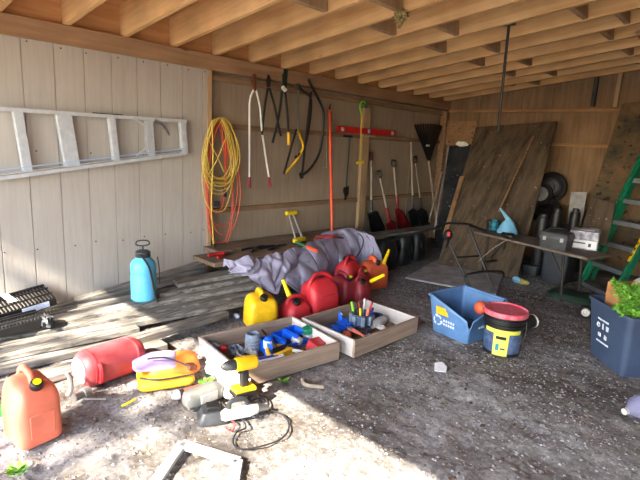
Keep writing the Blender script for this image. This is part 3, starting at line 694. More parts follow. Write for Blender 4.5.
t = thing('tarp', 'lavender grey canvas tarp bunched over the ledge behind the fuel cans', 'tarp', g(300, 290, .02))
m.build('cloth', 'tarp', t, solid=.006, ang=80)
m = MB(); m.tube(smooth([tarp(.88, .1)+V((.03, 0, .03)), tarp(.86, .35)+V((.04, 0, .02)), tarp(.83, .5)+V((.05, 0, 0)), tarp(.78, .68)+V((.06, 0, 0))], 6), .006, 6); m.tube(smooth([tarp(.93, .2)+V((.03, 0, .03)), tarp(.94, .45)+V((.05, 0, 0)), tarp(.9, .65)+V((.06, 0, 0)), tarp(.86, .8)+V((.06, 0, 0))], 6), .006, 6); m.build('cord', 'bcord', t)
# ---- black bags under the shelf plank
for i, (x0, x1, yb, lab) in enumerate(((377, 406, 272, 'black bag stuffed full under the near end of the shelf plank'), (408, 424, 268, 'narrow black bag standing under the middle of the shelf plank'), (426, 440, 264, 'black bag in the deep corner under the far end of the shelf plank'))):
    a, c = g(x0, yb, 0), g(x1, yb-1.5, 0); a.x = c.x = .82-.03*i; cc = (a+c)/2; ww = abs(c.y-a.y)
    t = thing('storage_bag', lab, 'bag', (cc.x-.2, cc.y, 0))
    m = MB(); secs = []
    for z, s in ((0, .94), (.03, 1), (.12, 1.02), (.22, 1.0), (.3, .95), (.35, .8)):
        secs.append([p+V((.012*mnoise.noise(p*13+V((i, 0, z*9))), .012*mnoise.noise(p*11+V((0, i, z*7))), 0)) for p in rrect(.36*s, ww*s, .06, z, 5)])
    m.loft(secs); m.build('bag_body', 'bag', t, world=False)
    m = MB(); m.tube(smooth([(.17, -ww*.25, .27), (.2, -ww*.2, .18), (.2, 0, .14), (.2, ww*.2, .18), (.17, ww*.25, .27)], 4), .009, 6); m.build('carry_strap', 'bcord', t, world=False)
# PART_FOUR
# ================================================================== sprayer on the planks
q = g(144, 299, .172)
t = thing('garden_sprayer', 'light blue pump sprayer standing on the planks against the siding', 'sprayer', q, (0, 0, 1.2))
m = MB(); R = .094
m.lathe([(.06, 0), (R-.012, .0), (R, .014), (R, .19), (R-.004, .205), (R, .22), (R, .275), (R-.012, .305), (R-.04, .326), (.05, .335), (.046, .34)], n=32)
m.build('tank', 'sky', t, world=False)
m = MB(); m.lathe([(.052, .335), (.055, .34), (.055, .375), (.04, .385), (.02, .39)], n=16); m.build('pump_cap', 'dgrey', t, world=False, bevel=.002)
m = MB(); m.tube([(0, 0, .385), (0, 0, .42)], .007, 7); m.tube(smooth([(-.045, 0, .43), (-.04, 0, .455), (0, 0, .462), (.04, 0, .455), (.045, 0, .43), (0, 0, .42)], 5, True), .0055, 7, True); m.build('pump_handle', 'dgrey', t, world=False)
m = MB(); m.tube(smooth([(-.03, -.03, .36), (-.01, -.08, .35), (.03, -.11, .28), (.055, -.105, .16), (.075, -.10, .04), (.09, -.11, -.0)], 6), .008, 7); m.build('hose', 'bcord', t, world=False)
m = MB(); m.tube(smooth([(.104, 0, .33), (.112, -.03, .24), (.112, -.03, .12)], 4), .004, 6); m.build('strap', 'bcord', t, world=False)
# ================================================================== fuel cans
def can(label, loc, rotz, wd, ln, h, mt, tilt=(0, 0), cap='black', capin='byellow', spout=None, style='slope', name='fuel_can', group=None, spoutmat='byellow'):
    """front face at -y, the cap sits on the sloping front shoulder, the handle arches behind it"""
    t = thing(name, label, 'fuel can', loc, (tilt[0], tilt[1], rotz), group)
    m = MB(); secs = []; r = min(wd, ln)*.2
    if style == 'slope':                                  # tall can, shoulder rising to the back
        for z, s in ((0, .93), (.02, .99), (.04, 1), (.32, 1), (.55, .985)):
            secs.append(rrect(wd*s, ln*s, r, h*z if z > .05 else z*.6, 5))
        base = rrect(wd*.96, ln*.96, r, 0, 5)
        for f, s, sy, k in ((.62, .965, .97, .0), (.72, .9, .93, .35), (.8, .8, .84, .75), (.845, .62, .68, 1.0), (.86, .4, .5, 1.0)):
            ring = rrect(wd*s, ln*sy, r*s, 0, 5)
            secs.append([V((p.x, p.y*1.0+ln*.02*k, h*(f+.085*k*(p.y/ln)))) for p in ring])
        m.loft(secs)
        # raised panel on the front and sides
        m.box((0, -ln/2+.002, h*.3), (wd*.58, .008, h*.34)); 
        for s in (-1, 1): m.box((s*(wd/2-.002), .0, h*.3), (.008, ln*.55, h*.34))
        m.build('body', mt, t, world=False, bevel=.006, ang=50)
        m = MB(); hp = smooth([(0, ln*.42, h*.78), (0, ln*.39, h*.9), (0, ln*.25, h*.97), (0, 0, h*.95), (0, -ln*.1, h*.9), (0, -ln*.14, h*.82)], 5)
        m.tube(hp, wd*.085, 10); m.build('handle', mt, t, world=False)
        cp = V((0, -ln*.29, h*.80)); cd_ = V((0, -.45, 1))
    elif style == 'loop':                                 # wide can with a big loop handle over the shoulder
        for z, s, sl_ in ((0, .92, 1), (.03, .985, 1), (.06, 1, 1), (.5, 1.0, 1), (.68, .96, .95), (.80, .86, .82), (.88, .68, .62), (.91, .5, .45)):
            secs.append(rrect(wd*s, ln*sl_*s, r*1.25, h*z, 5))
        m.loft(secs)
        for k in range(3): m.box((wd*.02, -ln/2+.004, h*(.26+.14*k)), (wd*(.62-.04*k), .01, .018))
        m.build('body', mt, t, world=False, bevel=.005, ang=50)
        m = MB(); hp = smooth([(-wd*.43, -ln*.06, h*.66), (-wd*.38, -ln*.08, h*.86), (-wd*.22, -ln*.06, h*1.0), (0, -ln*.02, h*1.02), (wd*.22, -ln*.06, h*.98), (wd*.38, -ln*.10, h*.84), (wd*.44, -ln*.12, h*.62)], 5)
        m.tube(hp, wd*.062, 10); m.build('handle', mt, t, world=False)
        cp = V((wd*.1, ln*.16, h*.87)); cd_ = V((.3, .4, 1))
    elif style == 'pyramid':                              # small can narrowing to the top with a flat grip
        for z, s in ((0, .93), (.03, 1), (.3, 1.0), (.5, .93), (.68, .78), (.8, .6), (.84, .5)):
            secs.append(rrect(wd*s, ln*s, r*1.5*s, h*z, 5))
        m.loft(secs); m.build('body', mt, t, world=False, ang=60)
        m = MB(); hp = smooth([(-wd*.34, 0, h*.66), (-wd*.3, 0, h*.88), (-wd*.1, 0, h*.98), (wd*.14, 0, h*.95), (wd*.32, 0, h*.82), (wd*.38, 0, h*.62)], 5)
        m.tube(hp, wd*.07, 10); m.build('handle', mt, t, world=False)
        cp = V((-wd*.12, -ln*.22, h*.76)); cd_ = V((-.1, -.6, 1))
    m = MB(); bm_ = basis(cp, cd_)
    k = min(wd, ln)
    m.lathe([(k*.13, -.02), (k*.135, .0), (k*.15, .004), (k*.15, .03), (k*.13, .036), (.001, .036)], bm_, 18); ca = m.build('cap', cap, t, world=False, bevel=.002)
    if capin:
        m = MB(); m.lathe([(k*.095, .03), (k*.095, .04), (.001, .041)], bm_, 16); m.build('cap_insert', capin, ca, world=False)
    if spout:
        p0 = V(spout[0]); p1 = V(spout[1]); inv = ROOT[t.name].inverted()
        m = MB(); m.tube([p0, p0.lerp(p1, .25), p1], [.02, .018, .0135], 10); m.build('spout', spoutmat, t)
    return t
# tall faded orange can, front left
lo, rz_, L_ = edge(g(22, 453), g(64, 434), .2)
can('faded orange fuel can standing in the sun at the far left', (lo.x, lo.y, 0), rz_, L_*1.02, .22, .335, 'orange')
# red can lying on its side
A, C2 = g(95, 391), g(149, 371); d = (C2-A); rzz = math.atan2(d.y, d.x)
t = thing('fuel_can', 'dusty red fuel can lying on its side before the planks', 'fuel can', A.lerp(C2, .45)+V((-math.sin(rzz)*.105, math.cos(rzz)*.105, 0)), (0, 0, rzz))
m = MB(); secs = []; LL = .37; HH = .195
for x, s in ((-LL/2, .72), (-LL/2+.012, .86), (-LL/2+.035, .97), (-LL/2+.06, 1.0), (LL/2-.07, 1.0), (LL/2-.03, .94), (LL/2-.01, .82), (LL/2, .62)):
    secs.append([V((x, p.x, p.y+HH/2)) for p in rrect(.21*s, HH*s, .07, 0, 6)])
m.loft(secs)
for x in (-LL/2+.055, LL/2-.065): m.loft([[V((x+dx, p.x, p.y+HH/2)) for p in rrect(.216*s, (HH+.006)*s, .072, 0, 6)] for dx, s in ((-.008, .98), (0, 1), (.008, .98))])
m.build('body', 'fred', t, world=False, ang=50)
m = MB(); m.tube(smooth([(-LL/2+.07, -.10, .15), (-LL/2+.07, -.118, .13), (-LL/2+.07, -.118, .06), (-LL/2+.07, -.10, .04)], 4), .013, 8); m.build('handle', 'red', t, world=False)
m = MB(); m.loft([[V((-LL/2-.001+dx, p.x, p.y+HH/2)) for p in rrect(.21*s, HH*s, .06, 0, 6)] for dx, s in ((-.003, .55), (-.006, .68), (0, .74))]); m.build('end_plate', mat('pale_pink_plastic', (222, 150, 150), .6, var=.1), t, world=False)
# the group of cans by the drawers
lo, rz_, L_ = edge(g(250, 331), g(279, 327), .2)
can('yellow fuel can standing behind the left drawer', (lo.x, lo.y, 0), rz_, L_, .2, .28, 'yellow', capin=None)
lo, rz_, L_ = edge(g(286, 326), g(316, 321), .22)
can('small bright red fuel can between the yellow can and the big red one', (lo.x, lo.y, 0), rz_+.1, .24, .22, .2, 'red', style='pyramid', capin=None, spout=(at(289.5, 296, 3.45), at(283, 280, 3.5)))
lo, rz_, L_ = edge(g(309, 321), g(345, 314), .24)
can('big bright red fuel can with a loop handle, largest of the can group', (lo.x, lo.y, 0), rz_+.05, .29, .24, .345, 'red', style='loop', tilt=(0, -.06), capin=None)
lo, rz_, L_ = edge(g(340, 308), g(359, 304), .2)
can('dark red fuel can with an orange top directly right of the big red can', (lo.x, lo.y, 0), rz_+.2, .19, .2, .29, 'dred', style='slope', cap='black', capin='byellow')
lo, rz_, L_ = edge(g(344, 295), g(364, 291), .22)
can('bright red fuel can at the back, raised against the tarp behind the others', (lo.x, lo.y, .0), rz_+.3, .24, .22, .34, 'red', style='loop', capin=None)
lo, rz_, L_ = edge(g(357, 307), g(374, 303), .18)
can('old dark red fuel can just behind the tool caddy', (lo.x, lo.y, 0), rz_+.1, .18, .18, .26, 'dred', style='pyramid', capin=None, spout=None)
lo, rz_, L_ = edge(g(361, 295), g(375, 291), .17)
can('small red fuel can with a yellow spout pointing right, before the orange one', (lo.x, lo.y, 0), rz_, .16, .16, .25, 'red', style='pyramid', cap='black', capin='byellow', spout=(at(371, 281, 4.35), at(384, 275, 4.2)))
lo, rz_, L_ = edge(g(366, 292), g(391, 287), .19)
can('flat orange fuel can with an upright yellow spout, rightmost of the group', (lo.x, lo.y, 0), rz_-.05, .29, .17, .315, 'orange2', style='slope', capin=None, spout=(at(384, 263, 4.75), at(389, 250, 4.85)))
# ================================================================== the two drawers full of tools
def drawer(label, p_l, p_f, p_r, h, name='wooden_drawer'):
    """p_l -> p_f is the near left end, p_f -> p_r the long front (all on the floor)"""
    a = V(p_f); ex = (V(p_r)-a); Lx = ex.length; ex.normalize(); ey = V((-ex.y, ex.x, 0)); Ly = abs((V(p_l)-a).dot(ey))
    rz_ = math.atan2(ex.y, ex.x); cen = a+ex*Lx/2+ey*Ly/2
    t = thing(name, label, 'drawer', (cen.x, cen.y, .005), (0, 0, rz_))
    th = .018
    m = MB(); m.box((0, 0, .008), (Lx-.04, Ly-.04, .008)); m.build('bottom_panel', 'ledge', t, world=False)
    m = MB(); m.box((0, -Ly/2+th/2, h/2), (Lx, th, h)); m.build('front_board', 'old_x', t, world=False, bevel=.002)
    m = MB(); m.box((0, Ly/2-th/2, h/2), (Lx, th, h)); m.build('back_board', 'old_x', t, world=False, bevel=.002)
    for s in (-1, 1):
        m = MB(); m.box((s*(Lx/2-th/2), 0, h/2), (th, Ly-2*th-.002, h)); m.build('side_board', 'old_grey', t, world=False, bevel=.002)
    return t, cen, rz_
K['old_grey'] = mat('sun_bleached_board', (186, 178, 172), .9, var=.1, scale=6)
dz1 = drawer('left wooden drawer full of blue bins and tools, half in the sun', g(192, 356), g(238, 391), g(339, 360), .125)
dz2 = drawer('right wooden drawer with the tool caddy, in the shade', g(262, 346), g(354, 359), g(417, 333), .125)
# ================================================================== blue recycling box, bucket, navy bin
def tote(name, label, cat, cen, rz_, bw, bl, tw, tl, h, mt, rim=.02):
    t = thing(name, label, cat, cen, (0, 0, rz_)); m = MB(); th = .006
    o = [rrect(bw, bl, .03, 0, 5), rrect(bw+(tw-bw)*.06, bl+(tl-bl)*.06, .035, h*.04, 5), rrect(tw, tl, .04, h, 5), rrect(tw+rim, tl+rim, .045, h, 5), rrect(tw+rim, tl+rim, .045, h+.02, 5), rrect(tw-.004, tl-.004, .038, h+.02, 5), rrect(bw-.02, bl-.02, .03, .012, 5)]
    m.loft(o); m.build('body', mt, t, world=False, bevel=.002, ang=40)
    return t
# outline of the broken box is a shell with a torn front corner
A, Bc, C3 = g(432, 330), g(466, 345), g(500, 331)
ex = (Bc-A); Lx = ex.length; rz_ = math.atan2(ex.y, ex.x); ey = V((-math.sin(rz_), math.cos(rz_), 0))
Ly = .37
cen = A+ex/2+ey*Ly/2
t = thing('recycling_box', 'broken light blue recycling box left of the bucket', 'recycling box', (cen.x, cen.y, 0), (0, 0, rz_))
m = MB(); bw, bl, tw, tl, h = Lx, Ly, Lx+.08, Ly+.07, .30
o = [rrect(bw*.97, bl*.97, .02, 0, 4), rrect(bw, bl, .025, .01, 4)]
NB = 9
def torn(p, k):
    # the front right corner (x > 0, y < 0) is broken away in a jagged V
    d = math.hypot(p.x-tw/2, p.y+tl/2)
    return .15*max(0, 1-d/.085)+.04*max(0, 1-d/.15)*abs(math.sin(d*90))
N2 = 14
def shell(grow, inner):
    rings = []
    for i in range(9):
        f = i/8; s0 = rrect(bw+(tw-bw)*f-inner, bl+(tl-bl)*f-inner, .03, 0, N2)
        s1 = rrect(tw-inner, tl-inner, .03, 0, N2)
        rings.append([V((p.x, p.y, .006+(h-torn(q, f))*f)) for p, q in zip(s0, s1)])
    return rings
m.loft(shell(0, 0), True, False)
m.build('body', 'rblue', t, world=False, solid=.006, ang=40)
m = MB(); s1 = rrect(tw+.012, tl+.012, .035, 0, N2)
pts = [V((p.x, p.y, h-.004)) for p in s1 if math.hypot(p.x-tw/2, p.y+tl/2) > .13]
k0 = max(range(len(pts)), key=lambda i: (pts[i]-pts[i-1]).length); pts = pts[k0:]+pts[:k0]
m.tube(pts, .012, 6); m.build('rim', 'rblue', t, world=False)
fz = -(bl/2+(tl-bl)/2*.62)
tilt = math.atan2((tl-bl)/2, h)
m = MB(); m.box((-.06, fz-.006, .195), (.12, .004, .06), (tilt, 0, 0)); m.build('yellow_sticker', mat('sticker_yellow', (246, 178, 20), .5, var=.04), t, world=False)
# white looping arrows and lines of wording
fm = Matrix.Translation((-.02, -(bl/2+.5*(tl-bl)/2)-.012, .12)) @ rotm((PI/2+tilt, 0, 0))
m = MB(fm)
for k in range(3):
    a0 = 2*PI/3*k+.5; c_ = V((-.07, .0, 0))
    arc = [c_+V((.036*math.cos(a0+j*.2), .036*math.sin(a0+j*.2), .006)) for j in range(7)]
    m.tube(arc, .006, 4)
    e = arc[-1]; tdir = (arc[-1]-arc[-2]).normalized(); sdv = V((-tdir.y, tdir.x, 0)); m.add([e+sdv*.016, e-sdv*.016, e+tdir*.024], [(0, 1, 2)])
for j in range(2):
    for k in range(5): m.box((-.01+.022*k, .012-.03*j, .004), (.013, .018, .003))
m.build('printed_mark', 'blabel', t, world=False)
m = MB(Matrix.Translation((tw/2-.018, -.02, .14)) @ rotm((PI/2, 0, PI/2)))
for k in range(4): m.box((-.06+.03*k, 0, .002), (.018, .05, .003))
m.build('side_print', 'blabel', t, world=False)
m = MB(); q = cen+ex.normalized()*.07+ey*.09; m.blob((q.x, q.y, .215), (.055, .055, .055), 10, .02)
t2 = tag(m.build('ball', 'orange2'), 'faded orange ball inside the broken blue recycling box', 'ball')
m = MB(); q = cen; m.blob((q.x, q.y, .06), (.13, .15, .045), 10, .1); tag(m.build('stuffed_sack', 'bag'), 'dark sack filling the bottom of the broken blue recycling box', 'sack')
# bucket
q = g(500, 354); q = V((q.x, q.y, 0)); q += (V((q.x, q.y, 0))-V((CAM.x, CAM.y, 0))).normalized()*.06
t = thing('bucket', 'black bucket with a pink red lid and yellow label', 'bucket', q, (0, 0, -.3))
m = MB(); m.lathe([(.118, 0), (.124, .004), (.134, .2), (.137, .225), (.146, .228), (.146, .236), (.138, .24), (.139, .262), (.147, .266), (.147, .275), (.14, .278), (.14, .30), (.128, .30), (.114, .01)], n=40); m.build('body', 'black', t, world=False)
m = MB(); m.lathe([(.152, .292), (.154, .296), (.154, .322), (.148, .328), (.142, .322), (.138, .318), (.001, .316)], n=40)
m.build('lid', 'fredlid', t, world=False) if 'fredlid' in K else m.build('lid', 'dred', t, world=False)
def wrap(name, a0, a1, z0, z1, mt, off=.0012):
    m = MB(); fn = lambda u, v: (lambda a, z: V(((.124+.05*(z-.004)+off+.0004)*math.cos(a), (.124+.05*(z-.004)+off+.0004)*math.sin(a), z)))(a0+(a1-a0)*u, z0+(z1-z0)*v)
    m.grid(fn, 24, 3); return m.build(name, mt, t, world=False)
cf = math.atan2(CAM.y-q.y, CAM.x-q.x)+.3          # direction of the viewer in the bucket's frame
wrap('yellow_label', cf-.45, cf+.35, .012, .195, mat('label_lime', (214, 214, 96), .5, var=.05))
wrap('yellow_band', cf-1.0, cf+1.0, .175, .205, mat('label_lime_band', (208, 210, 84), .5, var=.05), .0022)
wrap('blue_label', cf+.36, cf+1.3, .03, .17, mat('label_slate', (84, 104, 140), .5, var=.3, scale=30))
wrap('blue_label', cf-1.3, cf-.46, .03, .17, mat('label_slate2', (70, 88, 124), .5, var=.3, scale=30))
wrap('dark_wording', cf-.32, cf+.2, .135, .158, 'black', .0035)
wrap('teal_mark', cf-.3, cf-.12, .05, .1, 'teal', .0035)
wrap('dark_wording', cf-.05, cf+.2, .06, .072, 'dgrey', .0035)
m = MB(); m.tube(smooth([(.147*math.cos(cf+1.45), .147*math.sin(cf+1.45), .255), (.155*math.cos(cf+1.25), .155*math.sin(cf+1.25), .17), (.15*math.cos(cf+.95), .15*math.sin(cf+.95), .125), (.147*math.cos(cf+.6), .147*math.sin(cf+.6), .12)], 6), .0028, 6); m.build('bail_handle', 'steel', t, world=False)
# small can lying behind the bucket
a, c = g(513, 324, .055), g(532, 321, .055)
t = thing('tin_can', 'black can with a white end lying behind the bucket', 'can', ((a.x+c.x)/2, (a.y+c.y)/2, 0))
m = MB(); m.tube([a, c], .055, 18); m.build('body', 'dgrey', t)
m = MB(); dd = (c-a).normalized(); m.lathe([(.055, -.004), (.058, .0), (.058, .012), (.05, .014), (.048, .008), (.001, .008)], basis(c, dd), 20); m.build('lid', 'white', t)
# navy bin at the right edge
A, Bc = g(589, 352), g(621, 377); ex = Bc-A; rz_ = math.atan2(ex.y, ex.x); Lx = ex.length; Ly = .46
ey = V((-math.sin(rz_), math.cos(rz_), 0)); cen = A+ex/2+ey*Ly/2
NB_ = (cen, rz_, Lx, Ly)
hB = .41
t = tote('recycling_bin', 'dark navy recycling bin with white symbols at the right edge', 'bin', (cen.x, cen.y, 0), rz_, Lx, Ly, Lx+.09, Ly+.09, hB, 'navy')
tl_ = math.atan2(.045, hB)
SC_ = .82; fm = Matrix.Translation((-.03, -(Ly/2+.045*.52)-.006, hB*.55)) @ rotm((PI/2+tl_, 0, 0)) @ Matrix.Diagonal((SC_, SC_, 1, 1)); m = MB(fm)
m.box((0, .1, .002), (.15, .014, .003)); m.build('white_bar', 'blabel', t, world=False)
m = MB(fm); m.box((0, -.1, .002), (.17, .014, .003)); m.build('white_bar', 'blabel', t, world=False)
m = MB(fm)
def loopicon(m, c, r):
    c = V(c)
    for k in range(3):
        a0 = 2*PI/3*k+.5; arc = [c+V((r*math.cos(a0+j*.22), r*math.sin(a0+j*.22), .004)) for j in range(7)]; m.tube(arc, .005, 4)
        e = arc[-1]; td = (arc[-1]-arc[-2]).normalized(); sv = V((-td.y, td.x, 0)); m.add([e+sv*.012, e-sv*.012, e+td*.018], [(0, 1, 2)])
loopicon(m, (-.06, .045, 0), .017); m.build('white_symbol', 'blabel', t, world=False); m = MB(fm)
m.box((.0, .04, .002), (.02, .036, .003)); m.box((.0, .066, .002), (.009, .014, .003)); m.build('white_symbol', 'blabel', t, world=False); m = MB(fm)           # bottle
m.prism([(-.014, -.02), (.014, -.02), (.019, .022), (-.019, .022)], .003, Matrix.Translation((.06, .045, 0))); m.build('white_symbol', 'blabel', t, world=False); m = MB(fm)   # cup
m.prism([(-.02, -.016), (.02, -.016), (.02, .016), (-.02, .016)], .003, Matrix.Translation((-.045, -.04, 0))); m.build('white_symbol', 'blabel', t, world=False); m = MB(fm)
m.prism([(-.016, -.018), (.018, -.02), (.024, .014), (-.01, .02)], .003, Matrix.Translation((.035, -.04, 0)))
m.build('white_symbol', 'blabel', t, world=False)
# cardboard box and the leafy plant standing in the bin
MBn = Matrix.Translation((cen.x, cen.y, 0)) @ rotm((0, 0, rz_))
t = thing('cardboard_box', 'brown open cardboard box sticking out of the navy bin', 'box', MBn @ V((-.095, -.09, .33)), (0, 0, rz_+.15))
m = MB(); bwx, bly, bh = .16, .2, .23
for s in (-1, 1):
    m.box((s*bwx/2, 0, bh/2), (.006, bly, bh)); m.box((0, s*bly/2, bh/2), (bwx, .006, bh))
m.box((0, 0, .003), (bwx, bly, .006)); m.build('carton', 'card', t, world=False)
m = MB(); m.box((0, bly/2+.03, bh+.02), (bwx, .07, .005), (.5, 0, 0)); m.build('flap', 'lgrey', t, world=False)
t = thing('leafy_plant', 'bright green leafy plant spilling over the navy bin', 'plant', MBn @ V((.19, -.10, .40)))
R = random.Random(5); m = MB(); base = MBn @ V((.16, -.13, .41)); st_ = MB()
for i in range(130):
    az = R.uniform(0, 6.28); rad = R.uniform(.03, .22); hgt = R.uniform(.02, .19); tip = base+V((math.cos(az)*rad, math.sin(az)*rad, hgt-.22*max(0, rad-.2)))
    mid = base+V((math.cos(az)*rad*.4, math.sin(az)*rad*.4, hgt*.8)); pth = smooth([base, mid, tip], 5); st_.tube(pth, .0025, 4)
    for j, p in enumerate(pth[2:]):
        for _ in range(5):
            d = V((R.uniform(-1, 1), R.uniform(-1, 1), R.uniform(-.3, .9))).normalized(); s = R.uniform(.022, .042); sv = d.cross(V((R.uniform(-1, 1), R.uniform(-1, 1), R.uniform(-1, 1)))).normalized()
            o_ = p+V((R.uniform(-.02, .02), R.uniform(-.02, .02), R.uniform(-.02, .02)))
            m.add([o_, o_+d*s*.5+sv*s*.27, o_+d*s, o_+d*s*.5-sv*s*.27], [(0, 1, 2, 3)])
fo = m.build('foliage', 'leaf', t, ang=0); st_.build('stems', 'lime', t)
# PART_FIVE
# ================================================================== sheets leaning on the back wall
def sheet(name, label, cat, tl, tr, br, bl, mt, th=.018, parts=None):
    tl, tr, br, bl = [V(p) for p in (tl, tr, br, bl)]
    n = (tr-tl).cross(bl-tl).normalized()
    if n.y > 0: n = -n
    m = MB(); bk = -n*th; m.hexa([p+bk for p in (bl, br, tr, tl)], [bl, br, tr, tl])
    return tag(m.build(name, mt, bevel=.003), label, cat), n
YW = 6.83
big, nb = sheet('plywood_sheet', 'big dirty brown plywood sheet leaning on the back wall behind the table', 'plywood', b(476, 127, YW-.02), b(557, 121, YW-.04), g(517, 279, .015), g(437, 266, .015), 'ply', .02)
def onsheet(px, py, off=.01):
    p0 = b(476, 127, YW-.02); r = ray(px, py); tt = (p0-CAM).dot(nb)/r.dot(nb); return CAM+r*tt+nb*off
m = MB(); m.bar(onsheet(534, 137), onsheet(499, 212), .02, .012, nb); tag(m.build('wood_batten', 'osb', bevel=.002), 'thin pale batten nailed slantwise on the big plywood sheet', 'batten')
m = MB(); m.bar(onsheet(463, 178, .03), onsheet(446, 236, .03), .06, .02, nb); tag(m.build('wood_batten', 'osb', bevel=.002), 'short pinkish board leaning along the left edge of the big plywood sheet', 'batten')
sheet('dark_sheet', 'blackish sheet standing in the back left corner behind the plywood', 'sheet', b(449, 146, YW+.02), b(476, 144, YW+.02), g(452, 255, .02)+V((0, .35, 0)), g(424, 250, .02)+V((0, .3, 0)), 'ply2', .015)
m = MB(); e0, e1 = b(448.5, 147, YW-.05), g(434, 232, .42); m.bar(e0, e1, .02, .012); tag(m.build('metal_strip', 'grey', bevel=.001), 'thin pale strip along the left edge of the blackish sheet', 'strip')
q0 = b(449, 121, YB-.03); q1 = b(476, 146, YB-.03)
m = MB(); m.box(((q0.x+q1.x)/2, YB-.0612, (q0.z+q1.z)/2), (q1.x-q0.x, .018, q0.z-q1.z)); tag(m.build('offcut_board', 'osb', bevel=.002), 'rough square board fixed high in the back left corner', 'board')
m = MB(); q = b(462, 144, YW-.03); m.blob(q, (.1, .03, .035), 10, .25, 3); tag(m.build('rag', 'white'), 'white rag lying on top of the blackish corner sheet', 'rag')
sheet('plywood_slab', 'grey flat slab lying on the floor before the plywood sheet', 'panel', g(438, 259, .035), g(503, 273, .035), g(496, 294, .03), g(405, 277, .03), 'slab', .02)
sheet('wood_board', 'tall mouldy brown board leaning in the back right behind the green ladder', 'board', b(622, 104, YW), b(662, 98, YW), b(640, 262, 6.4), b(570, 263, 6.4), 'ply3', .02)
sheet('dark_board', 'dark square board propped behind the printed carton', 'board', b(592, 198, 6.15), b(616, 203, 6.15), b(606, 246, 5.95), b(577, 240, 5.95), 'ply', .02)
sheet('grey_tile', 'pale grey square panel on the back wall above the black canisters', 'panel', b(571, 192, 6.7), b(587, 192, 6.7), b(580, 232, 6.6), b(566, 230, 6.6), 'slab', .015)
# --- wheels behind the table
def wheel(label, c, ax, R0, rim, loc=None):
    bm_ = basis(c, ax); t = thing('wheel', label, 'wheel', c)
    m = MB(bm_); prof = []
    N = 26
    pts = [(R0*.62, -R0*.2), (R0*.8, -R0*.3), (R0*.96, -R0*.24), (R0, -R0*.1), (R0, R0*.1), (R0*.96, R0*.24), (R0*.8, R0*.3), (R0*.62, R0*.2)]
    m.loft([[V((r*math.cos(2*PI*k/N), r*math.sin(2*PI*k/N), z)) for k in range(N)] for r, z in pts+[pts[0]]], False, False); m.build('tire', 'blackr', t)
    m = MB(bm_); m.lathe([(R0*.62, -R0*.16), (R0*.64, R0*.2), (R0*.58, R0*.22), (R0*.5, R0*.1), (R0*.28, R0*.12), (R0*.25, R0*.2), (R0*.1, R0*.22), (.001, R0*.22)], n=26); m.build('rim', rim, t)
    return t
wheel('black tyred wheel with a pale rim standing on the clutter beside the plywood', b(541, 194, 6.62), (.1, -1, .15), .15, 'grey')
wheel('bare black tyre half hidden behind the pale rimmed wheel', b(551, 187, 6.78), (.1, -1, .05), .2, 'dgrey')
wheel('lower black wheel lying under the two standing wheels', b(545, 210, 6.55), (.1, -.6, 1), .2, 'black')
# --- clutter carrying them: dark bins under and behind the table
def crate(name, label, cat, x0, x1, yb, yt, Y, dp, mt, lip=True):
    a = b(x0, yb, Y); c = b(x1, yb, Y); zt = b((x0+x1)/2, yt, Y).z; zb = max(0, a.z) if a.z < .12 else a.z
    t = thing(name, label, cat, ((a.x+c.x)/2, Y+dp/2, zb)); wv = c.x-a.x; h = zt-zb
    m = MB(); m.loft([rrect(wv*.92, dp*.92, .02, 0, 4), rrect(wv, dp, .03, h*.96, 4), rrect(wv*1.0, dp, .03, h, 4)]); m.build('body', mt, t, world=False, bevel=.003)
    if lip:
        m = MB(); m.loft([rrect(wv*1.05, dp*1.05, .03, h-.03, 4), rrect(wv*1.05, dp*1.05, .03, h+.012, 4), rrect(wv*.9, dp*.9, .03, h+.02, 4)]); m.build('lid', mt, t, world=False, bevel=.003)
    return t
crate('storage_bin', 'dark blue grey storage bin under the table, right of the plywood', 'bin', 537, 564, 290, 251, 5.62, .4, 'navyd')
crate('storage_bin', 'low dark bin under the table between the plywood and the taller bin', 'bin', 519, 535, 284, 266, 5.75, .3, 'dgrey')
crate('storage_bin', 'black bin behind the table carrying the wheels', 'bin', 530, 572, 272, 228, 6.1, .5, 'black')
# ================================================================== long low table
TZ = .5
TA, TB = g(474, 231, TZ), g(588, 258, TZ)
ex = (TB-TA).normalized(); ey = V((-ex.y, ex.x, 0)); TLx = (TB-TA).length; TW = .42
t = thing('folding_table', 'long thin grey folding table along the plywood, loaded with junk', 'table', (TA+ex*TLx/2+ey*TW/2)*1.0-V((0, 0, TZ)))
m = MB(); a = [TA, TB, TB+ey*TW, TA+ey*TW]; m.hexa([p-V((0, 0, .025)) for p in a], a); m.build('tabletop', 'tabletop', t, bevel=.004)
for fx in (.13, .80):
    for sy in (.12, .85):
        p = TA+ex*TLx*fx+ey*TW*sy-V((0, 0, .025)); q = p+ex*(.05 if fx > .5 else -.03); q.z = .0
        m = MB(); m.tube([p, q], .014, 8); m.build('leg', 'dsteel', t)
    p = TA+ex*TLx*fx+ey*TW*.12; q = TA+ex*TLx*fx+ey*TW*.85; p.z = q.z = .17; m = MB(); m.tube([p, q], .01, 7); m.build('crossbar', 'dsteel', t)
    p = TA+ex*TLx*fx+ey*TW*.3; p.z = .2; q = TA+ex*TLx*(fx+(.14 if fx < .5 else -.14))+ey*TW*.3-V((0, 0, .025)); m = MB(); m.tube([p, q], .008, 7); m.build('brace', 'dsteel', t)
def tt(px, py, dz=0): return g(px, py, TZ+dz)
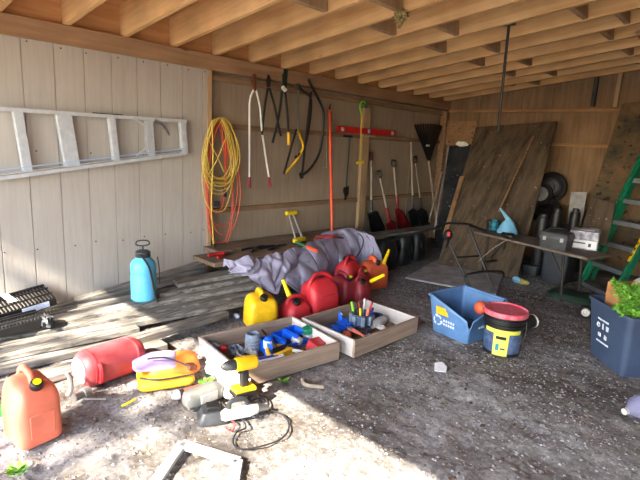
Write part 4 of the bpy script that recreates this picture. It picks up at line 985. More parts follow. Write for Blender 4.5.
# funnel, mouth down
q = tt(507, 233); fm = T((q.x, q.y, TZ))
t = thing('funnel', 'pale blue funnel lying mouth down on the table', 'funnel', (q.x, q.y, TZ), (0, 0, 0))
m = MB(); m.lathe([(.115, 0), (.118, .004), (.118, .02), (.105, .05), (.07, .12), (.03, .165)], T((0, 0, 0), (0, 0, 0)), 24); m.build('cone', 'pblue', t, world=False)
m = MB(); m.tube([(0, 0, .155), (-.03, -.03, .2), (-.085, -.08, .285)], [.03, .02, .011], 12); m.build('spout', 'pblue', t, world=False)
q = tt(493, 231); t = thing('wire_basket', 'small black wire basket with a teal jar left of the funnel', 'basket', (q.x, q.y, TZ))
m = MB()
for z in (.008, .06, .12): m.tube([(.085*math.cos(k*PI/8), .085*math.sin(k*PI/8), z) for k in range(16)], .004, 5, True)
for k in range(8): m.tube([(.085*math.cos(k*PI/4), .085*math.sin(k*PI/4), .008), (.085*math.cos(k*PI/4), .085*math.sin(k*PI/4), .12)], .003, 5)
m.build('wire_frame', 'dsteel', t, world=False)
m = MB(); m.lathe([(.045, .012), (.05, .02), (.05, .1), (.035, .12), (.035, .14), (.001, .142)], n=16); m.build('jar', 'teal', t, world=False)
m = MB(); q = tt(508, 237.5); m.blob((q.x, q.y, TZ+.025), (.085, .05, .028), 10, .25, 3, flat=-.024); tag(m.build('glove', 'black'), 'crumpled black work glove in front of the funnel', 'glove')
# toolbox
a, c = tt(537.5, 247), tt(566, 252); ex2 = (c-a); rzt = math.atan2(ex2.y, ex2.x); n2 = V((-math.sin(rzt), math.cos(rzt), 0)); L2 = ex2.length
q = (a+c)/2+n2*.12
t = thing('toolbox', 'dark grey plastic toolbox on the table beside the printed carton', 'toolbox', (q.x, q.y, TZ), (0, 0, rzt))
m = MB(); m.loft([rrect(L2*.95, .21, .02, 0, 4), rrect(L2, .23, .02, .1, 4), rrect(L2, .23, .02, .105, 4)]); m.build('base', 'dgrey', t, world=False, bevel=.003)
m = MB(); m.loft([rrect(L2*1.03, .245, .02, .105, 4), rrect(L2*1.03, .245, .02, .125, 4), rrect(L2*.95, .2, .02, .165, 4), rrect(L2*.8, .12, .02, .175, 4)]); m.build('lid', 'tboxlid', t, world=False, bevel=.003)
m = MB(); m.tube(smooth([(-.08, 0, .17), (-.07, 0, .2), (.07, 0, .2), (.08, 0, .17)], 4), .009, 7); m.build('handle', 'black', t, world=False)
for s in (-.3, .3):
    m = MB(); m.box((L2*s, -.124, .105), (.03, .01, .04)); m.build('latch', 'grey', t, world=False, bevel=.002)
# printed carton
a, c = tt(568.5, 247), tt(596, 251); ex2 = (c-a); rzt = math.atan2(ex2.y, ex2.x); n2 = V((-math.sin(rzt), math.cos(rzt), 0)); L2 = ex2.length
q = (a+c)/2+n2*.13
t = thing('printed_carton', 'white and purple printed carton at the right end of the table', 'carton', (q.x, q.y, TZ), (0, 0, rzt))
m = MB(); m.box((0, 0, .085), (L2*1.05, .25, .19)); m.build('box_body', 'carton', t, world=False, bevel=.003)
m = MB(); m.box((0, -.126, .05), (L2*.96, .003, .08)); m.box((.02, -.06, .191), (L2*.5, .1, .003)); m.build('white_panel', 'paper', t, world=False)
m = MB(); m.prism([(-.09, -.05), (-.02, -.08), (.04, -.04), (.1, -.06), (.11, .03), (.03, .07), (-.05, .05)], .004, Matrix.Translation((.02, .01, .192))); m.build('purple_picture', 'lav', t, world=False)
m = MB(); m.prism([(-.05, -.03), (.03, -.02), (.05, .03), (-.03, .035)], .004, Matrix.Translation((-.05, -.055, .194))); m.prism([(-.04, -.02), (.04, -.02), (.03, .025), (-.04, .02)], .004, Matrix.Translation((.07, .05, .196))); m.build('green_picture', 'leafprint', t, world=False)
m = MB(); m.box((.06, -.1285, .045), (.025, .003, .035)); m.box((-.04, -.1285, .06), (.12, .003, .012)); m.build('dark_print', 'dgrey', t, world=False)
# black canisters behind
for i, (x0, x1, yb, yt, Y, lab) in enumerate(((550, 560, 229, 210, 5.9, 'black canister behind the toolbox, left one of the two'), (568, 578, 230, 210, 5.95, 'black canister behind the printed carton, right one of the two'), (536, 548, 229, 215, 5.9, 'squat black drum behind the left end of the toolbox'))):
    a, c = b(x0, yb, Y), b(x1, yb, Y); r = (c.x-a.x)/2*1.05; z1 = b(x0, yt, Y).z
    t = thing('canister', lab, 'canister', ((a.x+c.x)/2, Y, 0))
    m = MB(); m.lathe([(r*.95, 0), (r, .01), (r, z1-.06), (r*.97, z1-.05), (r, z1-.04), (r*.8, z1-.01)], n=20); m.build('body', 'black', t, world=False)
    m = MB(); m.lathe([(r*.6, z1-.012), (r*.62, z1+.02), (r*.5, z1+.03), (.001, z1+.03)], n=16); m.build('cap', 'dgrey', t, world=False)
# ================================================================== push handle frame
t = thing('mower_handle', 'black tubular mower push handle standing before the table', 'mower handle', g(482, 290))  # only the tubular handle is modelled, no mower body belongs to it
LB, RB = g(471.5, 290, .03), g(494, 291, .03)
LT, RT = at(445.5, 236, 4.95), at(468, 224.5, 5.05)
m = MB(); m.tube([LB, LT], .0135, 8); m.tube([RB, RT], .0135, 8); 
m.build('side_tubes', 'black', t)
m = MB(); m.tube(smooth([at(436, 227, 4.95), at(446, 223.5, 5.0), at(457, 223.3, 5.0), RT, at(478, 228, 5.1), at(487, 231, 5.1)], 5), .0135, 8); m.build('top_bar', 'black', t)
m = MB(); m.tube([LB.lerp(LT, .6), RB.lerp(RT, .52)], .011, 8); m.build('crossbar', 'black', t)
m = MB(); m.tube(smooth([LB+V((-.03, 0, .0)), LB.lerp(LT, .2)+V((-.02, 0, .02)), at(471, 273.5, 4.65), at(486, 271.5, 4.75), at(501, 271.5, 4.9), at(504, 275, 4.95)], 5), .011, 8); m.build('lower_loop', 'black', t)
m = MB(); m.blob(at(448, 235, 4.9), (.045, .045, .06), 8, .1); m.build('control_box', 'black', t)
m = MB(); m.box(at(449, 234, 4.83), (.03, .012, .045)); m.build('red_lever', 'red', t, bevel=.003)
m = MB(); m.bar(at(448, 241, 4.9), LT+V((0, .04, -.12)), .02, .02); m.build('bracket', 'dsteel', t)
m = MB(); m.tube(smooth([at(440, 227, 4.93), at(425, 231, 4.9), at(412, 234, 4.85), at(396, 236, 4.8)], 5), .0105, 7); m.build('grip_bar', 'black', t)
m = MB(); m.tube(smooth([at(507, 240, 4.9), at(495, 247, 4.9), at(484, 256, 4.9), at(478, 262, 4.85)], 5), .004, 6); m.build('cable', 'ashw', t)
# ================================================================== green stepladder leaning at the right
def gl(px, py, Y): return b(px, py, Y)
def railpt(z, side):                                   # the two front rails of the ladder as straight lines
    A0, A1 = LR[side]; k = (z-A0.z)/(A1.z-A0.z); return A0.lerp(A1, k)
fL = g(581, 284, .0); fR = g(612, 300, .0)
LR = [(fL, b(640, 162, fL.y+.62)), (fR, b(646, 238, fR.y+.42))]
t = thing('stepladder', 'green fibreglass stepladder leaning at the right behind the plant', 'ladder', (fL+fR)/2)
for s in (0, 1):
    m = MB(); P0, P1 = railpt(.02, s), railpt(1.75, s); ax = (P1-P0).normalized(); out_ = (LR[1][0]-LR[0][0]).normalized()
    m.bar(P0, P1, .085, .02, out_); m.bar(P0+out_*(.018 if s == 0 else -.018)+V((0, -.035, 0)), P1+out_*(.018 if s == 0 else -.018)+V((0, -.035, 0)), .012, .03, out_); m.build('rail', 'green', t, bevel=.002)
for k, z in enumerate((.04, .27, .50, .735, .97, 1.2, 1.43, 1.66)):
    P0, P1 = railpt(z, 0), railpt(z, 1); m = MB(); m.bar(P0, P1, .085, .016); m.bar(P0+V((0, -.04, -.02)), P1+V((0, -.04, -.02)), .006, .045); m.build('step', 'galv', t, bevel=.002)
P0, P1 = railpt(.36, 1), railpt(.62, 1); out_ = (LR[1][0]-LR[0][0]).normalized(); nn = (P1-P0).cross(out_).normalized(); nn = nn if nn.y < 0 else -nn
m = MB(); m.bar(P0+nn*.046, P1+nn*.046, .008, .03, out_); m.build('warning_sticker', 'byellow', t)
m = MB()
for k in range(3): m.bar(P0.lerp(P1, .2+.22*k)+nn*.0515, P0.lerp(P1, .3+.22*k)+nn*.0515, .003, .016, out_)
m.build('sticker_print', 'black', t)
for s, off in ((0, V((.03, .32, 0))), (1, V((-.03, .34, 0)))):
    P0 = LR[s][0]+off; m = MB(); m.bar(P0, railpt(1.72, s)+V((0, .05, 0)), .05, .018, out_); m.build('rear_rail', 'green', t, bevel=.002)
# ================================================================== green mower deck with a white wheel
q = g(580, 303)
t = thing('mower_deck', 'low green mower deck with a white hubbed wheel beside the navy bin', 'mower', q)
m = MB(); c = g(575, 301); secs = []
for z, s in ((.02, 1), (.05, 1.02), (.075, .9), (.085, .6)):
    secs.append([V((c.x+p.x, c.y+p.y, z)) for p in rrect(.5*s, .3*s, .1*s, 0, 6)])
m.loft(secs); m.build('deck', 'dgreen', t)
wc = g(585.5, 312, .05); bm_ = basis(wc, (.35, -1, .1)); m = MB(bm_); m.lathe([(.03, -.02), (.055, -.018), (.06, 0), (.055, .018), (.03, .02)], n=20); m.build('wheel', 'blackr', t)
m = MB(bm_); m.lathe([(.034, .016), (.036, .024), (.024, .028), (.012, .02), (.001, .024)], n=18); m.build('hub', 'white', t)
m = MB(); m.blob(g(521, 281, .02), (.09, .05, .03), 8, .3, 3); tag(m.build('candy_wrapper', mat('yellow_wrapper', (206, 200, 110), .5, var=.2, scale=30)), 'crumpled yellow wrapper on the floor at the foot of the plywood', 'wrapper')
m = MB(); m.blob(g(516.5, 279.5, .04), (.045, .035, .035), 8, .2, 3); tag(m.build('plastic_scrap', 'pblue'), 'light blue crumpled scrap beside the yellow wrapper', 'scrap')
# ================================================================== from the roof
m = MB(); p0 = V((0, 0, 0)); r = ray(508, 28); Yj = 3.9; p0 = b(509, 24, 3.93); p1 = b(498, 131, 3.93); m.tube([p0, p1], .012, 8); 
t = thing('hanging_rod', 'dark thin rod hanging down from a ceiling joist', 'rod', p1)
m.build('rod', 'dsteel', t)
m = MB(); m.box(p0+V((0, 0, .012)), (.1, .03, .05)); m.build('bracket', 'dgreen', t, bevel=.003)
m = MB(); q = b(401, 16, 3.02); m.blob(q, (.045, .04, .045), 14, .45, 4); t = thing('wasp_nest', 'clump of dried mud nest stuck to a ceiling joist', 'nest', q); m.build('nest_mass', 'nest', t)
m = MB(); m.blob(q+V((0, -.01, -.055)), (.02, .02, .03), 8, .4, 4); m.build('hanging_tip', 'nest', t)
# PART_SIX
# ================================================================== things in the left drawer
ZB = .018
def d1(x, y, z=ZB): return g(x, y, z)
def lb(name, label, cat, pos, rot, parts, group=None):
    t = thing(name, label, cat, pos, rot, group)
    for nm, m, mt, bv in parts: m.build(nm, mt, t, world=False, bevel=bv)
    return t
q = d1(252.5, 351); m = MB(); m.lathe([(.046, 0), (.05, .004), (.05, .125), (.046, .13), (.036, .13), (.034, .06), (.001, .06)], n=22)
m2 = MB()
for z in (.02, .045, .07, .095): m2.tube([(.0505*math.cos(k*PI/10), .0505*math.sin(k*PI/10), z) for k in range(20)], .003, 5, True)
lb('mesh_can', 'grey blue ribbed can standing in the left drawer', 'can', q, (0, 0, 0), [('body', m, 'slate', 0), ('ribs', m2, 'grey', 0)])
dr = dz1[2]
for i, (x0, y0, lab) in enumerate(((271, 352, 'blue open parts bin at the left of three in the left drawer'), (284, 346, 'blue open parts bin in the middle of three in the left drawer'), (296, 341, 'blue open parts bin at the right of three in the left drawer'))):
    q = d1(x0, y0); t = thing('parts_bin', lab, 'parts bin', (q.x, q.y, ZB), (0, 0, dr+.12), 'blue parts bins in the left drawer')
    m = MB(); W_, D_, H_ = .1, .16, .085
    m.box((0, 0, .003), (W_, D_, .005)); m.box((-W_/2, 0, H_/2), (.005, D_, H_)); m.box((W_/2, 0, H_/2), (.005, D_, H_)); m.box((0, D_/2, H_/2), (W_, .005, H_)); m.box((0, -D_/2, H_*.28), (W_, .005, H_*.56))
    m.build('tray', 'blue', t, world=False, bevel=.001)
    m = MB(); m.box((0, -D_/2-.008, H_*.5), (W_*.8, .014, .01)); m.build('lip', 'blue', t, world=False, bevel=.002)
    m = MB(); m.blob((0, 0, .03), (.035, .06, .02), 8, .4, 4); m.build('screws', 'dsteel', t, world=False)
q = d1(268, 353); m = MB(); m.lathe([(.03, 0), (.032, .004), (.032, .1), (.02, .11), (.02, .12), (.001, .122)], n=18); m2 = MB(); m2.lathe([(.0325, .04), (.0332, .045), (.0332, .09), (.0325, .095)], n=18)
lb('spray_bottle', 'small blue and white jar before the left blue parts bin', 'jar', q, (0, 0, 0), [('body', m, 'blue', 0), ('pale_label', m2, 'blabel', 0)])
q = d1(278, 357)
m = MB()
for p, r_ in (((-.05, 0, .03), .02), ):
    m.tube(smooth([(-.09, -.03, .03), (-.05, .05, .05), (.02, .055, .05), (.07, .02, .045), (.085, -.04, .03)], 5), .016, 7)
m.box((.0, -.045, .035), (.17, .03, .045)); m2 = MB(); m2.box((0, 0, .035), (.08, .06, .05)); m3 = MB(); m3.tube([(-.06, .0, .06), (.07, .0, .06)], .012, 7)
lb('yellow_clamp', 'yellow and black power tool lying in front of the blue bins', 'power tool', q, (0, 0, dr+.2), [('housing', m, 'yellow', .004), ('motor', m2, 'black', .006), ('grip', m3, 'black', 0)])
q = d1(269, 358); m = MB(); m.blob((q.x, q.y, .045), (.035, .03, .028), 10, .05); tag(m.build('blue_ball', 'blue'), 'round blue plastic knob left of the yellow tool in the drawer', 'knob')
a, c = d1(252, 364, .05), d1(283, 357, .05)
m = MB(); m.bar(a, c, .05, .045); t = thing('foil_carton', 'long white and blue foil carton leaning inside the front of the left drawer', 'carton', (a+c)/2); m.build('box_body', 'blabel', t, bevel=.003)
m = MB(); m.bar(a.lerp(c, .2)+V((0, 0, .024)), a.lerp(c, .8)+V((0, 0, .024)), .03, .002); m.build('blue_print', 'dblue', t)
def coil(label, c, r, n, mt, thick=.006, seed=0, name='cable_coil'):
    R = random.Random(seed); pts = []
    for k in range(n*14):
        a = 2*PI*k/14; rr_ = r*(.75+.35*R.random()); pts.append((c[0]+rr_*math.cos(a)*1.25, c[1]+rr_*math.sin(a), c[2]+.006+.035*R.random()))
    m = MB(); m.tube(smooth(pts, 3), thick, 6); return tag(m.build(name, mt), label, 'cable')
coil('tangle of pale grey cable in the middle of the left drawer', d1(247, 358), .06, 6, 'grey', .006, 3)
coil('small grey cord heap left of the ribbed can in the drawer', d1(236, 353), .04, 4, 'slate', .006, 5)
m = MB(); q = d1(214, 353); m.blob((q.x, q.y, .05), (.07, .05, .04), 10, .3, 3); t = thing('parts_pouch', 'grey blue pouch with a red cap in the left corner of the drawer', 'pouch', q); m.build('pouch', 'slate', t)
m = MB(); q2 = d1(223, 351, .06); m.lathe([(.02, 0), (.022, .03), (.001, .034)], basis(q2, (.2, 0, 1)), 14); m.build('red_cap', 'red', t)
m = MB(); m.tube([d1(262, 330, .12), d1(277, 347, .10)], .007, 7); tag(m.build('steel_bar', 'dsteel'), 'thin black bar resting across the left blue parts bin', 'bar')
m = MB(); m.tube([d1(286, 349, .06), d1(303, 352, .06)], .012, 9); tag(m.build('grey_pipe', 'lgrey'), 'short pale grey pipe right of the yellow tool', 'pipe')
q = d1(293, 354); m = MB(); m.blob((q.x, q.y, .04), (.05, .03, .03), 9, .35, 3); tag(m.build('black_fitting', 'dgrey'), 'dark lump of pipe fittings between the yellow tool and the red box', 'fitting')
q = d1(316, 350); m = MB(); m.box((0, 0, .035), (.15, .085, .06)); m2 = MB(); m2.box((0, 0, .07), (.152, .088, .012)); m3 = MB(); m3.box((-.03, -.045, .035), (.05, .004, .03))
lb('red_case', 'red plastic case at the right front corner of the left drawer', 'case', q, (.25, .1, dr+.25), [('body', m, 'red', .006), ('lid', m2, 'red', .004), ('label', m3, 'paper', 0)])
q = d1(309, 341); m = MB(); m.lathe([(.04, 0), (.043, .005), (.043, .06), (.036, .075)], n=18); m2 = MB(); m2.lathe([(.039, .072), (.04, .078), (.04, .105), (.036, .11), (.001, .11)], n=18)
lb('jar', 'clear jar with a green lid at the right back of the left drawer', 'jar', q, (.2, 0, 0), [('glass', m, 'grey', 0), ('green_lid', m2, 'green', 0)])
m = MB(); q = d1(297, 346); m.blob((q.x, q.y, .06), (.04, .04, .03), 8, .3); tag(m.build('plastic_wrap', 'lgrey'), 'pale crumpled plastic under the green lidded jar', 'wrap')
# ================================================================== things in the right drawer
def d2(x, y, z=ZB): return g(x, y, z)
q = d2(361, 327); t = thing('tool_caddy', 'grey blue round tool caddy crowded with screwdrivers in the right drawer', 'tool caddy', q)
m = MB(); m.lathe([(.075, 0), (.08, .004), (.07, .03), (.075, .09), (.085, .12), (.08, .12), (.068, .05), (.001, .045)], n=24); m.build('bucket_body', 'slated', t, world=False)
m = MB()
for k in range(8): m.box((.085*math.cos(k*PI/4), .085*math.sin(k*PI/4), .075), (.03, .03, .075), (0, 0, k*PI/4))
m.build('pockets', 'slate', t, world=False, bevel=.004)
R = random.Random(9)
cols = (('yellow', 'byellow'), ('orange', 'orange'), ('blue', 'dblue'), ('red', 'red'), ('grey', 'lgrey'), ('black', 'black'), ('lime', 'lime'), ('dark red', 'dred'))
where = ('at the front', 'at the right front', 'at the right', 'right behind', 'at the back', 'left behind', 'at the left', 'in the middle')
for k in range(8):
    a = k*PI/4-PI*.35; rr_ = .055 if k < 7 else .0
    base = V((q.x+rr_*math.cos(a), q.y+rr_*math.sin(a), ZB+.06)); lean = V((.25*math.cos(a), .25*math.sin(a), 1)).normalized()
    ht = .05+.025*R.random()+(.03 if k in (4, 7) else 0)
    s = thing('screwdriver', 'screwdriver with %s handle up %s of the grey tool caddy' % (('an ' if cols[k][0] == 'orange' else 'a ')+cols[k][0], where[k]), 'screwdriver', base)
    m = MB(); m.tube([base, base+lean*(.04+ht*.3)], .004, 6); m.build('shaft', 'steel', s)
    m = MB(); p0 = base+lean*(.04+ht*.3); m.tube([p0, p0+lean*.01, p0+lean*ht*.6, p0+lean*ht, p0+lean*(ht+.008)], [.006, .0105, .009, .011, .005], 8); m.build('handle', cols[k][1], s)
q = d2(376, 320); m = MB(T(q)); m.loft([[V((r*math.cos(2*PI*k/24), r*math.sin(2*PI*k/24), z)) for k in range(24)] for r, z in ((.032, 0), (.055, 0), (.055, .048), (.032, .048), (.032, 0))], False, False); tag(m.build('tape_roll', 'dblue'), 'dark blue tape roll lying flat right of the tool caddy', 'tape')
a, c = d2(373, 324, .052), d2(383, 320, .052)
t = thing('glass_jar', 'grubby pale jar lying on its side in the right drawer', 'jar', (a+c)/2); m = MB(); ax = (c-a).normalized(); m.tube([a-ax*.02, a-ax*.012, c, c+ax*.01], [.03, .035, .035, .028], 16); m.build('body', 'lgrey', t); m = MB(); m.tube([c+ax*.008, c+ax*.03], .03, 16); m.build('lid', 'steel', t)
q = d2(369.5, 327); m = MB(); m.lathe([(.02, 0), (.021, .004), (.021, .06), (.012, .065), (.001, .066)], T(q), 14); tag(m.build('paint_can', 'dblue'), 'slim blue can standing before the lying jar', 'can')
def ribbon(label, c, r, n, mt, wd, seed, name, cat):
    R = random.Random(seed); t = thing(name, label, cat, c)
    m = MB(); pts = []
    for k in range(n):
        a = R.uniform(0, 6.28); pts.append(V(c)+V((r*math.cos(a)*R.random()*1.3, r*math.sin(a)*R.random(), .02+.06*R.random())))
    P = smooth(pts, 5)
    for i in range(len(P)-1): m.bar(P[i], P[i+1], wd, .003)
    m.build('strap', mt, t); return t
ribbon('heap of bright blue ratchet straps at the left of the right drawer', d2(343, 330), .11, 16, 'blue', .028, 4, 'ratchet_strap', 'strap')
ribbon('blue strap bundle in the left corner of the right drawer', d2(333, 336), .08, 12, 'blue', .026, 8, 'ratchet_strap', 'strap')
m = MB(); q = d2(340, 325); m.prism([(-.02, -.05), (.03, -.05), (.025, .0), (.01, .06), (-.015, .055), (-.01, 0)], .03, T((q.x, q.y, .075), (PI/2, 0, .5))); tag(m.build('spray_trigger', 'blue', bevel=.004), 'bright blue trigger grip standing up from the blue straps', 'trigger')
a, c = d2(353, 330, .07), d2(366, 337, .05); t = thing('brush', 'brush with an orange handle leaning right from the blue straps', 'brush', (a+c)/2); m = MB(); m.tube([a, a.lerp(c, .4), c], [.016, .012, .007], 8); m.build('handle', 'orange', t); m = MB(); m.bar(a, a+(a-c).normalized()*.04, .035, .012); m.build('bristles', 'stud', t)
m = MB(); q = d2(347, 338); m.blob((q.x, q.y, .045), (.04, .03, .03), 9, .1); tag(m.build('sanding_sponge', 'orange2'), 'round orange brown sponge inside the front corner of the right drawer', 'sponge')
m = MB(); q = d2(381, 329); m.blob((q.x, q.y, .035), (.055, .03, .018), 9, .35, 4); tag(m.build('rag', 'lgrey'), 'pale crumpled rag right of the blue can in the drawer', 'rag')
m = MB(); m.tube([d2(343, 318, .02), d2(342, 314, .14)], .008, 7); tag(m.build('wood_stick', 'stud'), 'short wooden stick upright behind the blue trigger grip', 'stick')
m = MB(); q = d2(366, 336); m.blob((q.x, q.y, .03), (.06, .03, .018), 9, .4, 4); tag(m.build('putty_bag', 'lav'), 'dusky purple bag flat near the front of the right drawer', 'bag')
q = d2(352, 333); coil('dark wire heap under the orange handled brush', (q.x+.05, q.y+.05, ZB), .06, 5, 'dgrey', .005, 21)
# ================================================================== foreground: vest, power tools, cords
A, Bc = g(141, 393), g(196, 385); ex = Bc-A; rz_ = math.atan2(ex.y, ex.x); n_ = V((-math.sin(rz_), math.cos(rz_), 0)); c = (A+Bc)/2+n_*.14
t = thing('life_vest', 'folded orange and yellow life vest with a lavender back lying in the sun', 'life vest', (c.x, c.y, 0), (0, 0, rz_))
L2 = ex.length
def pil(nm, mt, cx, cy, z0, wd, ln, h, sd, cuts=6):
    m = MB(); secs = []
    for f, s in ((0, .86), (.12, .97), (.35, 1.02), (.65, 1.0), (.88, .9), (1, .7)):
        secs.append([V((p.x+.012*mnoise.noise(p*14+V((sd, f*3, 0))), p.y+.012*mnoise.noise(p*14+V((0, f*3, sd))), z0+h*f+.012*mnoise.noise(p*12+V((f, sd, 4))))) for p in rrect(wd*s, ln*s, .05, 0, cuts, cx, cy)])
    m.loft(secs); return m.build(nm, mt, t, world=False, sub=1, ang=80)
pil('front_panel', 'oryel', -.01, -.03, 0, L2*1.04, .26, .065, 1)
pil('back_panel', 'orfab', .04, .03, .045, L2*.98, .25, .06, 5)
pil('lining', 'lav', -.06, .04, .082, L2*.85, .24, .03, 8)
m = MB(); m.tube(smooth([(-L2*.5, -.1, .07), (-.05, -.16, .075), (L2*.45, -.14, .07)], 6), .006, 6); m.tube(smooth([(-L2*.35, .0, .135), (.0, -.03, .14), (L2*.4, -.1, .1)], 6), .006, 6); m.build('webbing', 'dgrey', t, world=False)
m = MB(); m.box((L2*.44, -.08, .09), (.05, .06, .03), (0, .2, .3)); m.box((L2*.47, .02, .08), (.04, .05, .03), (0, .4, -.2)); m.build('buckle', 'rust', t, world=False, bevel=.004)
a, c = g(172, 397, .025), g(200, 388, .03)
t = thing('caulk_tube', 'orange and white caulk tube lying at the front of the life vest', 'tube', (a+c)/2); ax = (c-a).normalized(); m = MB(); m.tube([a.lerp(c, .22), c], .024, 14); m.build('body', 'orange', t); m = MB(); m.tube([a, a.lerp(c, .12), a.lerp(c, .24)], [.012, .022, .025], 14); m.build('nozzle', 'lgrey', t); m = MB(); m.tube([a.lerp(c, .26), a.lerp(c, .4)], .0255, 14); m.build('dark_band', 'dgrey', t)
# plastic bags
def sack(label, c, rad, mt, seed):
    m = MB(); m.blob(c, rad, 18, .2, 2.0, flat=-rad[2]*.8, seed=seed); return tag(m.build('plastic_bag', mt, ang=25), label, 'plastic bag')
q = g(219, 375); sack('white plastic bag slumped over the left corner of the drawer', (q.x, q.y, .055), (.085, .075, .06), 'white', 1)
q = g(233, 393); sack('white plastic bag on the ground under the yellow drill', (q.x, q.y, .05), (.12, .09, .06), 'white', 6)
# cordless drill
bt = g(241, 400, .05); rzd = 2.35
fm = T((bt.x, bt.y, .09), (0, 0, 0))
dir_ = (g(221, 383, .2)-g(246, 376, .2)); dir_.z = 0; rzd = math.atan2(dir_.y, dir_.x)
t = thing('cordless_drill', 'yellow and black cordless drill standing on its battery before the left drawer', 'drill', (bt.x, bt.y, .085), (0, -.08, rzd))
m = MB(); m.box((-.01, 0, .012), (.13, .085, .024)); m.build('battery_base', 'black', t, world=False, bevel=.006)
m = MB(); m.box((-.01, 0, .035), (.125, .08, .024)); m.build('battery', 'yellow', t, world=False, bevel=.008)
m = MB(); m.loft([[V((p.x-.02+z*.12, p.y, z)) for p in rrect(.05, .035, .015, 0, 4)] for z in (.045, .09, .15)]); m.build('grip', 'black', t, world=False)
m = MB(); m.tube([(-.075, 0, .175), (-.065, 0, .175), (.04, 0, .175), (.055, 0, .175)], [.025, .036, .038, .032], 14); m.build('motor_housing', 'yellow', t, world=False)
m = MB(); m.tube([(.055, 0, .175), (.07, 0, .175), (.11, 0, .175), (.13, 0, .175)], [.03, .03, .024, .012], 12); m.build('chuck', 'dgrey', t, world=False)
m = MB(); m.box((.022, 0, .135), (.02, .018, .03)); m.build('trigger', 'black', t, world=False, bevel=.004)
# grey sander / radio
q = g(203, 404); t = thing('power_sander', 'grey rounded power sander left of the yellow drill', 'sander', (q.x, q.y, 0), (0, 0, rzd+.1))
m = MB(); m.loft([[V((x, p.x, p.y+.055)) for p in rrect(.1*s, .1*s, .035*s, 0, 6)] for x, s in ((-.11, .55), (-.095, .85), (-.06, 1), (.06, 1), (.095, .85), (.11, .5))]); m.build('housing', 'mgrey', t, world=False)
m = MB(); m.box((-.01, .052, .06), (.1, .01, .05)); m.build('faceplate', 'grey', t, world=False, bevel=.004)
m = MB(); m.box((0, 0, .008), (.16, .09, .014)); m.build('pad', 'dgrey', t, world=False, bevel=.003)
q = g(213, 420); t = thing('battery_charger', 'black battery charger on the ground in front of the grey sander', 'charger', (q.x, q.y, 0), (0, 0, rzd-.3))
m = MB(); m.loft([rrect(.15, .11, .02, 0, 4), rrect(.155, .115, .025, .03, 4), rrect(.11, .09, .02, .065, 4)]); m.build('case', 'dgrey', t, world=False, bevel=.003)
m = MB(); m.box((0, 0, .075), (.07, .06, .03)); m.build('battery_socket', 'black', t, world=False, bevel=.004)
q = g(240, 420); t = thing('jig_saw', 'white bodied corded tool lying on the lit ground below the drill', 'power tool', (q.x, q.y, 0), (0, 0, 1.2))
m = MB(); m.loft([[V((x, p.x, p.y+.045)) for p in rrect(.06*s, .065*s, .03*s, 0, 5)] for x, s in ((-.1, .6), (-.08, .95), (.05, 1), (.09, .8), (.1, .5))]); m.build('body', 'white', t, world=False)
m = MB(); m.tube([(.09, 0, .05), (.15, 0, .04)], [.025, .014], 10); m.build('nose', 'steel', t, world=False)
m = MB(); m.tube(smooth([(-.06, 0, .08), (-.05, 0, .115), (.02, 0, .115), (.04, 0, .085)], 4), .013, 8); m.build('handle', 'dgrey', t, world=False)
def lead(label, pix, mt, r=.0045, name='extension_lead', z=.012):
    m = MB(); m.tube(smooth([g(x, y, z+.012*random.random()) for x, y in pix], 6), r, 6); return tag(m.build(name, mt), label, 'cord')
lead('black power cord looping over the sunny ground right of the drill', [(236, 408), (241, 417), (246, 427), (237, 432), (233, 440), (236, 447), (246, 449), (262, 446), (279, 440), (288, 431), (288, 421), (281, 414), (270, 410)], 'bcord')
lead('grey power cord in a double loop beside the drill battery', [(246, 412), (255, 417), (262, 409), (264, 400), (256, 399), (244, 405), (240, 411), (250, 414), (262, 416), (268, 408), (266, 399), (259, 395)], 'dgrey', .004)
lead('thin black cable curling over the grey sander', [(214, 398), (222, 405), (218, 412), (210, 415), (215, 422), (224, 418), (228, 410)], 'bcord', .004)
lead('thin red wire curling below the white bodied tool', [(222, 407), (228, 417), (235, 424), (232, 431), (226, 428)], 'red', .003)
# aluminium bar frame at the bottom
t = thing('aluminium_bracket', 'bare aluminium corner frame lying on the lit ground at the bottom edge', 'frame', g(200, 460))
m = MB(); m.bar(g(181, 444, .03), g(239, 462, .03), .05, .02); m.build('cross_bar', 'alu', t, bevel=.003)
m = MB(); m.bar(g(183, 443, .03), g(150, 490, .03), .045, .02); m.build('side_bar', 'alu', t, bevel=.003)
m = MB(); m.bar(g(238, 461, .03), g(232, 492, .03), .045, .02); m.build('side_bar', 'alu', t, bevel=.003)
